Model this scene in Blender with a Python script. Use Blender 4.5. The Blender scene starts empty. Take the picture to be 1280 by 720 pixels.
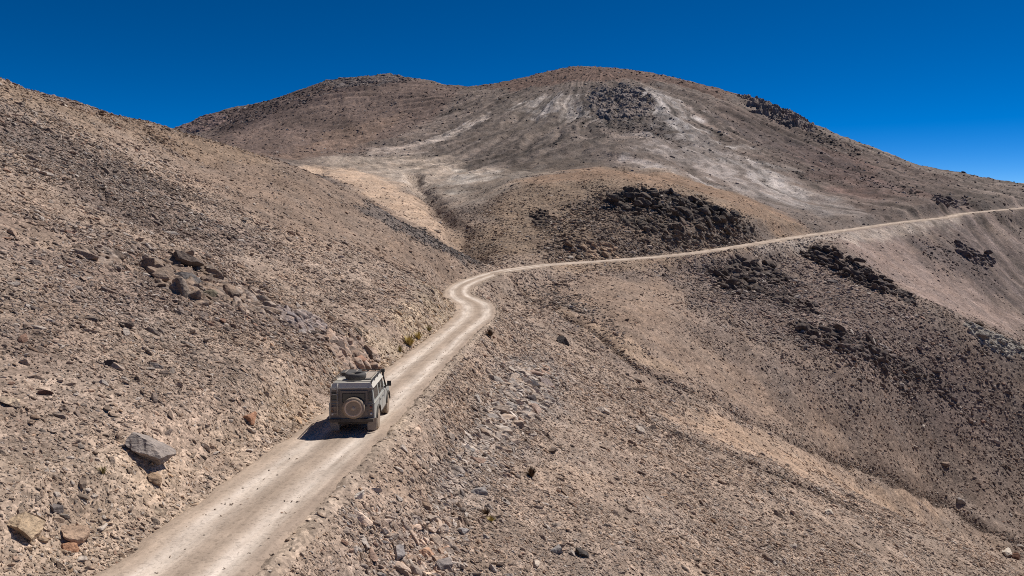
NCOL, NROW, STONES = 1500, 1250, 1.0
import bpy, bmesh, math, random
import numpy as np
from mathutils import Vector, Matrix
random.seed(7)
rng = np.random.default_rng(11)
F = 860.0                                   # focal length in pixels of a 1280 wide frame
PITCH = math.atan((360 - 250) / F)          # camera looks a little down
CP, SP = math.cos(PITCH), math.sin(PITCH)
scene = bpy.context.scene
COL = scene.collection

# ------------------------------------------------------------------ geometry helpers
def ray(u, v):
    a, b = (u - 640) / F, (360 - v) / F
    return np.array([a, CP + b * SP, -SP + b * CP])

def at(u, v, d):
    r = ray(u, v)
    return r * (d / r[1])

def hash2(ix, iy, seed):
    h = (ix.astype(np.uint32) * np.uint32(374761393) + iy.astype(np.uint32) * np.uint32(668265263) + np.uint32((seed * 2246822519) & 0xffffffff))
    h = (h ^ (h >> np.uint32(13))) * np.uint32(1274126177)
    h = (h ^ (h >> np.uint32(16))) * np.uint32(2654435769)
    return h ^ (h >> np.uint32(15))

def rnd2(ix, iy, seed):
    return (hash2(ix, iy, seed) & np.uint32(0xffffff)).astype(np.float32) / np.float32(0xffffff)

def noise(x, y, seed=0):
    xi, yi = np.floor(x), np.floor(y)
    fx, fy = (x - xi).astype(np.float32), (y - yi).astype(np.float32)
    xi, yi = xi.astype(np.int64), yi.astype(np.int64)
    sx, sy = fx * fx * fx * (fx * (fx * 6 - 15) + 10), fy * fy * fy * (fy * (fy * 6 - 15) + 10)
    def g(i, j):
        ang = rnd2(xi + i, yi + j, seed) * np.float32(6.2831853)
        return np.cos(ang) * (fx - i) + np.sin(ang) * (fy - j)
    a = g(0, 0) * (1 - sx) + g(1, 0) * sx
    b = g(0, 1) * (1 - sx) + g(1, 1) * sx
    return (a * (1 - sy) + b * sy) * 1.5

def fbm(x, y, octs, seed=0, gain=0.5):
    s, amp = 0, 1.0
    for k in range(octs):
        s = s + amp * noise(x * 2 ** k + 17.3 * k, y * 2 ** k - 9.1 * k, seed + k)
        amp *= gain
    return s

def sstep(a, b, x):
    t = np.clip((x - a) / (b - a), 0, 1)
    return t * t * (3 - 2 * t)

# ------------------------------------------------------------------ the road's centre line (pixel, pixel, distance ahead)
ROAD_CTRL = [at(*c) for c in [
    (225, 720, 15.1), (318, 640, 18.7), (434, 538, 26.6), (527, 456, 44.5), (574, 414, 61), (597, 393, 74), (595, 380, 82),
    (574, 368, 90), (581, 356, 99), (607, 345, 108), (640, 337, 119), (690, 330.5, 130), (760, 325.5, 138), (850, 318, 150),
    (940, 305, 170), (1000, 295.5, 190), (1060, 287, 210), (1140, 276, 237), (1184, 271.5, 254), (1200, 267.5, 264), (1238, 263.5, 284), (1290, 259, 320), (1360, 255, 380)]]
first = ROAD_CTRL[0]
dirn = ROAD_CTRL[1] - ROAD_CTRL[0]
dirn = dirn / dirn[1]
ROAD_CTRL = [first - dirn * k + np.array([-.01 * k * k / 10, 0, 0]) for k in (80, 50, 28, 12)] + ROAD_CTRL

def catmull(P, step):
    P = np.array(P); out = []
    P = np.vstack([2 * P[0] - P[1], P, 2 * P[-1] - P[-2]])
    for i in range(1, len(P) - 2):
        p0, p1, p2, p3 = P[i - 1:i + 3]
        def tj(a, b): return max(np.linalg.norm(b - a), 1e-6) ** 0.5
        t0 = 0; t1 = t0 + tj(p0, p1); t2 = t1 + tj(p1, p2); t3 = t2 + tj(p2, p3)
        n = max(2, int(np.linalg.norm(p2 - p1) / step))
        t = np.linspace(t1, t2, n, endpoint=False)[:, None]
        A1 = (t1 - t) / (t1 - t0) * p0 + (t - t0) / (t1 - t0) * p1
        A2 = (t2 - t) / (t2 - t1) * p1 + (t - t1) / (t2 - t1) * p2
        A3 = (t3 - t) / (t3 - t2) * p2 + (t - t2) / (t3 - t2) * p3
        B1 = (t2 - t) / (t2 - t0) * A1 + (t - t0) / (t2 - t0) * A2
        B2 = (t3 - t) / (t3 - t1) * A2 + (t - t1) / (t3 - t1) * A3
        out.append((t2 - t) / (t2 - t1) * B1 + (t - t1) / (t2 - t1) * B2)
    return np.vstack(out + [P[-2:-1]])

road = catmull(ROAD_CTRL, 0.25)
seg = np.r_[0, np.cumsum(np.linalg.norm(np.diff(road[:, :2], axis=0), axis=1))]
S = np.arange(0, seg[-1], 0.4)
road = np.stack([np.interp(S, seg, road[:, k]) for k in range(3)], 1)
kz = np.hanning(41); kz /= kz.sum()
road[:, 2] = np.convolve(np.pad(road[:, 2], 20, mode='edge'), kz, 'valid')
tan = np.gradient(road[:, :2], axis=0); tan /= np.linalg.norm(tan, axis=1)[:, None]
nrm = np.stack([tan[:, 1], -tan[:, 0]], 1)          # to the right of travel

# ------------------------------------------------------------------ land form: thin plate through surveyed points
def near_z(x, y):
    near = road[road[:, 1] < 112]
    yy = np.clip(y, near[0, 1], 66)
    k = np.argmin(abs(road[:400, 1] - yy))
    xr = road[k, 0] if y < 62 else -4.0
    zr = road[k, 2] - .03 * max(0, y - 66) + .03 * min(0, y - near[0, 1])
    t = x - xr
    return zr - .48 * t if t < 0 else zr - .50 * t

def pix(p):
    x, y, z = p
    dz = y * CP - z * SP
    return 640 + F * x / dz, 360 - F * (y * SP + z * CP) / dz

CREST = [(-900, -60, 45), (-500, -20, 55), (-250, 40, 64), (-100, 68, 70), (0, 98, 75), (60, 117, 82), (120, 135, 90), (220, 160, 100), (300, 182, 107),
         (370, 206, 112), (450, 242, 117), (520, 283, 117), (570, 312, 116), (603, 332, 115)]
GULLY = [(640, 346, 117), (700, 392, 103), (800, 460, 89), (940, 527, 93), (1060, 577, 106), (1180, 628, 116), (1280, 682, 112), (1500, 780, 112)]
pts = []
cu = [c[0] for c in CREST]; cv = [c[1] for c in CREST]; cd = [c[2] for c in CREST]
gu = [c[0] for c in GULLY]; gv = [c[1] for c in GULLY]; gd = [c[2] for c in GULLY]
for th in np.radians(np.arange(-168, 169, 12)):
    for r in (2, 4, 7, 11, 15, 21, 28, 37, 48, 62, 80, 100):
        x, y = r * math.sin(th), r * math.cos(th)
        z = near_z(x, y)
        if abs(math.degrees(th)) > 75:
            if r > 50: z = max(z, -30) if x > 0 else min(z, 20)
            pts.append((x, y, z)); continue
        u, v = pix((x, y, z))
        if r < 8: pts.append((x, y, z)); continue
        if u < 603:
            if y < np.interp(u, cu, cd) * .9 and v > np.interp(u, cu, cv) + 12: pts.append((x, y, z))
        else:
            if y < np.interp(u, gu, gd) * .93 and v > np.interp(u, gu, gv) + 12: pts.append((x, y, z))
FARP = CREST + GULLY + [
    # behind the near crest, hidden
    (-500, 60, 90), (-250, 110, 95), (0, 150, 105), (120, 175, 125), (220, 192, 140), (300, 208, 140), (370, 227, 142), (450, 250, 142), (520, 289, 133), (560, 307, 128),
    (-500, 150, 200), (-250, 170, 200), (0, 190, 220), (120, 195, 240), (220, 196, 250), (300, 205, 240), (-500, 190, 500), (0, 190, 500), (120, 190, 500),
    # pale slope and upper gully
    (370, 216, 215), (400, 208, 270), (450, 231, 190), (450, 206, 285), (520, 272, 160), (540, 255, 190), (505, 222, 245), (570, 284, 150), (556, 263, 180), (540, 238, 225), (520, 205, 310),
    # left back mountain
    (222, 170, 700), (300, 175, 480), (300, 145, 720), (370, 190, 400), (370, 155, 560), (400, 106, 820), (222, 160, 830), (262, 143, 830), (330, 128, 830), (450, 97, 820), (500, 97, 800), (450, 165, 480), (520, 165, 450),
    (545, 105, 780), (585, 111, 750), (100, 180, 850), (0, 180, 850), (-250, 180, 850), (-500, 190, 850), (222, 190, 1100), (400, 150, 1100), (500, 150, 1100),
    # main mountain
    (570, 210, 310), (570, 165, 450), (600, 215, 270), (600, 155, 440), (640, 104, 680), (680, 91, 640), (690, 203, 295), (690, 150, 430), (730, 83, 610), (780, 87, 600), (760, 190, 290), (760, 140, 420),
    (850, 101, 560), (850, 200, 285), (850, 150, 400), (930, 124, 525), (940, 220, 285), (940, 172, 400), (1000, 157, 480), (1000, 200, 360), (1000, 250, 262), (1100, 196, 435), (1100, 236, 310), (1100, 262, 255),
    (1200, 229, 410), (1200, 256, 300), (1280, 236, 430), (1280, 250, 355), (1450, 240, 440), (1450, 252, 360), (1700, 250, 400), (2200, 250, 400),
    (640, 150, 1000), (760, 140, 900), (850, 150, 850), (940, 170, 800), (1000, 195, 750), (1100, 220, 700), (1200, 240, 700), (1280, 246, 700), (1500, 250, 700),
    # brown dome above the far road
    (600, 303, 143), (600, 263, 172), (605, 238, 205), (640, 318, 133), (640, 290, 148), (640, 250, 172), (640, 228, 200), (640, 219, 235), (690, 305, 143), (690, 262, 165), (690, 231, 188), (690, 219, 215), (690, 216, 245),
    (760, 300, 149), (760, 255, 168), (760, 217, 195), (760, 216, 225), (850, 296, 158), (850, 258, 175), (850, 233, 196), (850, 231, 222), (940, 288, 178), (940, 264, 195), (940, 252, 222), (1000, 277, 213),
    # opposite slope under the far road
    (700, 352, 119), (800, 402, 106), (800, 352, 129), (940, 430, 117), (940, 345, 149), (1000, 460, 116), (1000, 385, 139), (1000, 325, 172), (1060, 455, 122), (1060, 350, 160), (1060, 318, 180), (1110, 470, 128), (1110, 365, 155),
    (1110, 352, 176), (1110, 312, 200), (1180, 500, 133), (1190, 402, 150), (1190, 384, 178), (1190, 330, 212), (1190, 296, 236), (1280, 560, 133), (1280, 443, 150), (1280, 424, 186), (1280, 350, 236), (1280, 290, 285),
    (1500, 500, 150), (1500, 380, 230), (1500, 300, 300), (1900, 500, 150), (1900, 330, 260),
]
for c in FARP: pts.append(tuple(at(*c)))
for p in road[::30]: pts.append(tuple(p + np.array([0, 0, 0]))) if p[1] > 66 else None
for deg in range(-180, 181, 10):
    for R_, h in ((1800, -40), (6000, -90)):
        t = math.radians(deg); pts.append((R_ * math.sin(t), R_ * math.cos(t), h))
    if abs(deg) > 75:
        for R_ in (250, 600): t = math.radians(deg); pts.append((R_ * math.sin(t), R_ * math.cos(t), -20))
pts = np.array(pts)
TH = np.arctan2(pts[:, 0], pts[:, 1]); RR = np.hypot(pts[:, 0], pts[:, 1])
KA = 1.6                                            # how much an angle counts against a log distance
XY = np.stack([TH * KA, np.log(RR)], 1)
W = pts[:, 2] / (RR + 40)
def kern(d2): return d2 * np.log(d2 + 1e-12)
def tps_fit(XY, W, lam):
    n = len(XY)
    K = kern(((XY[:, None] - XY[None]) ** 2).sum(-1)) + lam * np.eye(n)
    P = np.c_[np.ones(n), XY]
    A = np.block([[K, P], [P.T, np.zeros((3, 3))]])
    return np.linalg.solve(A, np.r_[W, 0, 0, 0])
COEF = tps_fit(XY, W, 2e-5)
def base_z(x, y):
    th, r = np.arctan2(x, y), np.hypot(x, y)
    q = np.stack([th * KA, np.log(r)], -1).reshape(-1, 2)
    out = np.empty(len(q))
    for i in range(0, len(q), 40000):
        d2 = ((q[i:i + 40000, None] - XY[None]) ** 2).sum(-1)
        out[i:i + 40000] = kern(d2) @ COEF[:-3] + COEF[-3] + q[i:i + 40000] @ COEF[-2:]
    return out.reshape(np.shape(x)) * (r + 40)

# polar sheet round the camera's foot: fine where the photograph looks, coarse elsewhere
thd = np.radians(np.r_[np.arange(-180, -76, 4), np.arange(-76, -43, .5), np.linspace(-43, 43, NCOL), np.arange(43.5, 76.1, .5), np.arange(80, 181, 4)])
rad = np.r_[np.geomspace(1.5, 12, 16, endpoint=False), np.geomspace(12, 1000, NROW, endpoint=False), np.geomspace(1000, 6000, 26)]
def cubic_weights(n, m):
    pos = np.linspace(0, m - 1, n); Wm = np.zeros((n, m), np.float32)
    i = np.minimum(pos.astype(int), m - 2); t = pos - i
    for k, wgt in zip((-1, 0, 1, 2), (-.5 * t + t * t - .5 * t ** 3, 1 - 2.5 * t * t + 1.5 * t ** 3, .5 * t + 2 * t * t - 1.5 * t ** 3, -.5 * t * t + .5 * t ** 3)):
        np.add.at(Wm, (np.arange(n), np.clip(i + k, 0, m - 1)), wgt)
    return Wm
NT, NR = len(thd), len(rad)
mt, mr = NT // 5, NR // 5
tc = np.interp(np.linspace(0, NT - 1, mt), np.arange(NT), thd)
rc = np.exp(np.interp(np.linspace(0, NR - 1, mr), np.arange(NR), np.log(rad)))
TC, RC = np.meshgrid(tc, rc, indexing='ij')
ZC = base_z(RC * np.sin(TC), RC * np.cos(TC)) / (RC + 40)
WT, WR = cubic_weights(NT, mt), cubic_weights(NR, mr)
TT, RRg = np.meshgrid(thd, rad, indexing='ij')
Z = (WT @ ZC.astype(np.float32) @ WR.T).astype(np.float64) * (RRg + 40)
X, Y = RRg * np.sin(TT), RRg * np.cos(TT)
# ------------------------------------------------------------------ looking up the ground under a sight line
THC = thd
def hit(u, v):
    d = ray(u, v); t = math.atan2(d[0], d[1]); e = d[2] / math.hypot(d[0], d[1])
    j = np.interp(t, thd, np.arange(NT)); j0 = int(min(j, NT - 2)); f = j - j0
    zc = Z[j0] * (1 - f) + Z[j0 + 1] * f
    ok = np.nonzero((zc / rad >= e) & (rad > 8))[0]
    k = ok[0] if len(ok) else int(np.argmax(np.where(rad < 1200, zc / rad, -9)))
    ra, rb = rad[k - 1], rad[k]
    ea, eb = zc[k - 1] / ra, zc[k] / rb
    w = np.clip((e - ea) / (eb - ea + 1e-9), 0, 1)
    r = ra + (rb - ra) * w
    return np.array([r * math.sin(t), r * math.cos(t), zc[k - 1] * (1 - w) + zc[k] * w])

LR = np.log(rad)
def ground_z(x, y):
    t, r = np.arctan2(x, y), np.hypot(x, y)
    j = np.clip(np.interp(t, thd, np.arange(NT)), 0, NT - 1.001); k = np.clip(np.interp(np.log(r), LR, np.arange(NR)), 0, NR - 1.001)
    j0, k0 = j.astype(int), k.astype(int); a, b = j - j0, k - k0
    return (Z[j0, k0] * (1 - a) * (1 - b) + Z[j0 + 1, k0] * a * (1 - b) + Z[j0, k0 + 1] * (1 - a) * b + Z[j0 + 1, k0 + 1] * a * b)

WARP = {}
def poly_dist(px, py, P):
    """signed distance to a closed outline in plan, positive inside"""
    P = np.array(P); d2 = np.full(px.shape, 1e18); ins = np.zeros(px.shape, bool)
    for i in range(len(P)):
        a, b = P[i], P[(i + 1) % len(P)]
        ab = b - a; t = np.clip(((px - a[0]) * ab[0] + (py - a[1]) * ab[1]) / (ab @ ab + 1e-9), 0, 1)
        d2 = np.minimum(d2, (px - a[0] - t * ab[0]) ** 2 + (py - a[1] - t * ab[1]) ** 2)
        c = ((a[1] > py) != (b[1] > py)) & (px < (b[0] - a[0]) * (py - a[1]) / (b[1] - a[1] + 1e-12) + a[0])
        ins ^= c
    return np.where(ins, 1, -1) * np.sqrt(d2)

class Zone:
    """a patch of ground with a ragged edge: outline in plan (m), edge width (m), raggedness"""
    def __init__(self, pix_outline, soft, rag=1.0, seed=0):
        self.P = np.array([hit(u, v)[:2] for u, v in pix_outline]); self.soft = soft; self.rag = rag; self.seed = seed
        m = soft * 3 + 2
        self.lo, self.hi = self.P.min(0) - m, self.P.max(0) + m
    def __call__(self, x, y):
        out = np.zeros(np.shape(x), np.float32)
        sel = (x > self.lo[0]) & (x < self.hi[0]) & (y > self.lo[1]) & (y < self.hi[1])
        if sel.any():
            px, py = x[sel], y[sel]
            d = poly_dist(px, py, self.P) + self.soft * self.rag * fbm(px / (self.soft * 2.6), py / (self.soft * 2.6), 4, self.seed + 40)
            out[sel] = sstep(-self.soft, self.soft, d)
        return out

def line_dist(x, y, pix_line, reach):
    P = np.array([hit(u, v)[:2] for u, v in pix_line]); d = np.full(np.shape(x), 1e9)
    sel = (x > P[:, 0].min() - reach) & (x < P[:, 0].max() + reach) & (y > P[:, 1].min() - reach) & (y < P[:, 1].max() + reach)
    px, py = x[sel], y[sel]; dd = np.full(px.shape, 1e9)
    for a, b in zip(P[:-1], P[1:]):
        ab = b - a; t = np.clip(((px - a[0]) * ab[0] + (py - a[1]) * ab[1]) / (ab @ ab + 1e-9), 0, 1)
        dd = np.minimum(dd, np.hypot(px - a[0] - t * ab[0], py - a[1] - t * ab[1]))
    d[sel] = dd
    return d

# ------------------------------------------------------------------ where the road is, for every vertex near it
def road_coords(x, y, reach=9.0):
    """signed offset from the centre line (+ = right of travel), index along it"""
    off = np.full(np.shape(x), 1e3); idx = np.zeros(np.shape(x), np.int32)
    cell = 6.0
    keys = set()
    for p in road[::4]:
        i, j = int(p[0] // cell), int(p[1] // cell)
        for a in (-2, -1, 0, 1, 2):
            for b in (-2, -1, 0, 1, 2): keys.add((i + a) * 100003 + j + b)
    kk = np.floor(x / cell).astype(np.int64) * 100003 + np.floor(y / cell).astype(np.int64)
    sel = np.nonzero(np.isin(kk.ravel(), np.array(list(keys))))[0]
    xf, yf = x.ravel(), y.ravel(); of, xf_i = off.ravel(), idx.ravel()
    order = np.argsort(yf[sel]); sel = sel[order]
    for i in range(0, len(sel), 4000):
        s = sel[i:i + 4000]
        lo, hi = yf[s].min() - 12, yf[s].max() + 12
        c = np.nonzero((road[:, 1] > lo) & (road[:, 1] < hi))[0]
        if not len(c): continue
        dx, dy = xf[s][:, None] - road[c, 0][None], yf[s][:, None] - road[c, 1][None]
        m = np.argmin(dx * dx + dy * dy, 1); ar = np.arange(len(s))
        sd = dx[ar, m] * nrm[c[m], 0] + dy[ar, m] * nrm[c[m], 1]
        dd = np.hypot(dx[ar, m], dy[ar, m])
        of[s] = np.where(sd < 0, -dd, dd); xf_i[s] = c[m]
    return of.reshape(np.shape(x)), xf_i.reshape(np.shape(x))

BASEZ = Z.copy()
# -- large and small relief
R0 = RRg
wfar = sstep(170, 340, R0); wmid = sstep(50, 130, R0)
PEAK = at(745, 84, 600)
dxp, dyp = X - PEAK[0], Y - PEAK[1]
phi, rho = np.arctan2(dxp, -dyp), np.hypot(dxp, dyp)
phi = phi + .09 * fbm(X / 120, Y / 120, 2, 5) + .012 * fbm(X / 18, Y / 18, 2, 6)
rill = fbm(phi * 9, rho / 220, 3, 60)
rill2 = fbm(phi * 26, rho / 90, 3, 64) * sstep(-.5, .6, fbm(X / 110, Y / 110, 2, 65))
DZ = wfar * (3.0 * rill * sstep(20, 160, rho) + 1.2 * rill2 * sstep(10, 80, rho) + 1.0 * fbm(X / 70, Y / 70, 3, 66))
DZ += wmid * (1 - .6 * wfar) * 1.1 * fbm(X / 34, Y / 34, 4, 3)
DZ += .24 * fbm(X / 8, Y / 8, 3, 8) * (1 + wfar) + .05 * fbm(X / 1.9, Y / 1.9, 2, 14)
DZ += .5 * wfar * fbm(X / 5, Y / 5, 3, 18)
near = R0 < 190
tmp = np.zeros_like(Z); tmp[near] = .018 * fbm(X[near] / .42, Y[near] / .42, 3, 21); DZ += tmp
OFF, IDX = road_coords(X, Y)
ZR = road[IDX, 2]
aoff = np.abs(OFF)
HALF = 1.75 + .12 * noise(S[IDX] / 2.3, OFF * 0 + 3, 30) + .35 * sstep(60, 74, road[IDX, 1]) * (1 - sstep(82, 92, road[IDX, 1])) + .3 * sstep(100, 190, road[IDX, 1])
HALF = HALF + np.where(OFF > 0, .02, .1)
reach = np.where(OFF < 0, 2.6, 2.4) * (1 + .35 * noise(S[IDX] / 5.1, OFF * 0 + 7, 31)) + np.clip((R0 - 60) / 90, 0, 1) * 2.4
on = 1 - sstep(HALF, HALF + reach, aoff)
Z = Z + DZ * (1 - on)
Z = Z * (1 - on) + (ZR - .10) * on
# spoil heap along the outer edge, ditch along the inner
edge = np.exp(-((OFF - HALF - .05) / .24) ** 2) * (.12 + .09 * noise(S[IDX] / .9, OFF * 2, 33)) - np.exp(-((OFF + HALF + .2) / .35) ** 2) * .07
Z = Z + np.where(aoff < 6, edge * (1 - .5 * sstep(70, 140, R0)), 0)

# the dry wash down the valley floor on the right, and the lesser line below it
WASH = [(640, 347), (700, 392), (800, 461), (870, 492), (940, 528), (1000, 556), (1060, 578), (1120, 602), (1180, 628), (1280, 683)]
LINE2 = [(822, 532), (868, 552), (925, 572), (990, 602), (1060, 634), (1110, 650)]
dw = line_dist(X, Y, WASH, 30) + 1.2 * noise(X / 4, Y / 4, 35)
dl = line_dist(X, Y, LINE2, 20) + .8 * noise(X / 3, Y / 3, 36)
Z = Z - .6 * np.exp(-(dw / .8) ** 2) + .3 * np.exp(-((dw - 2.4) / 1.0) ** 2) - .3 * np.exp(-(dl / .6) ** 2)
UPGULLY = [(600, 326), (572, 292), (556, 270), (540, 250), (524, 232), (518, 215)]
du = line_dist(X, Y, UPGULLY, 40) + 2.0 * noise(X / 7, Y / 7, 37)
Z = Z - 2.4 * np.exp(-(du / 3.0) ** 2)

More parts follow.
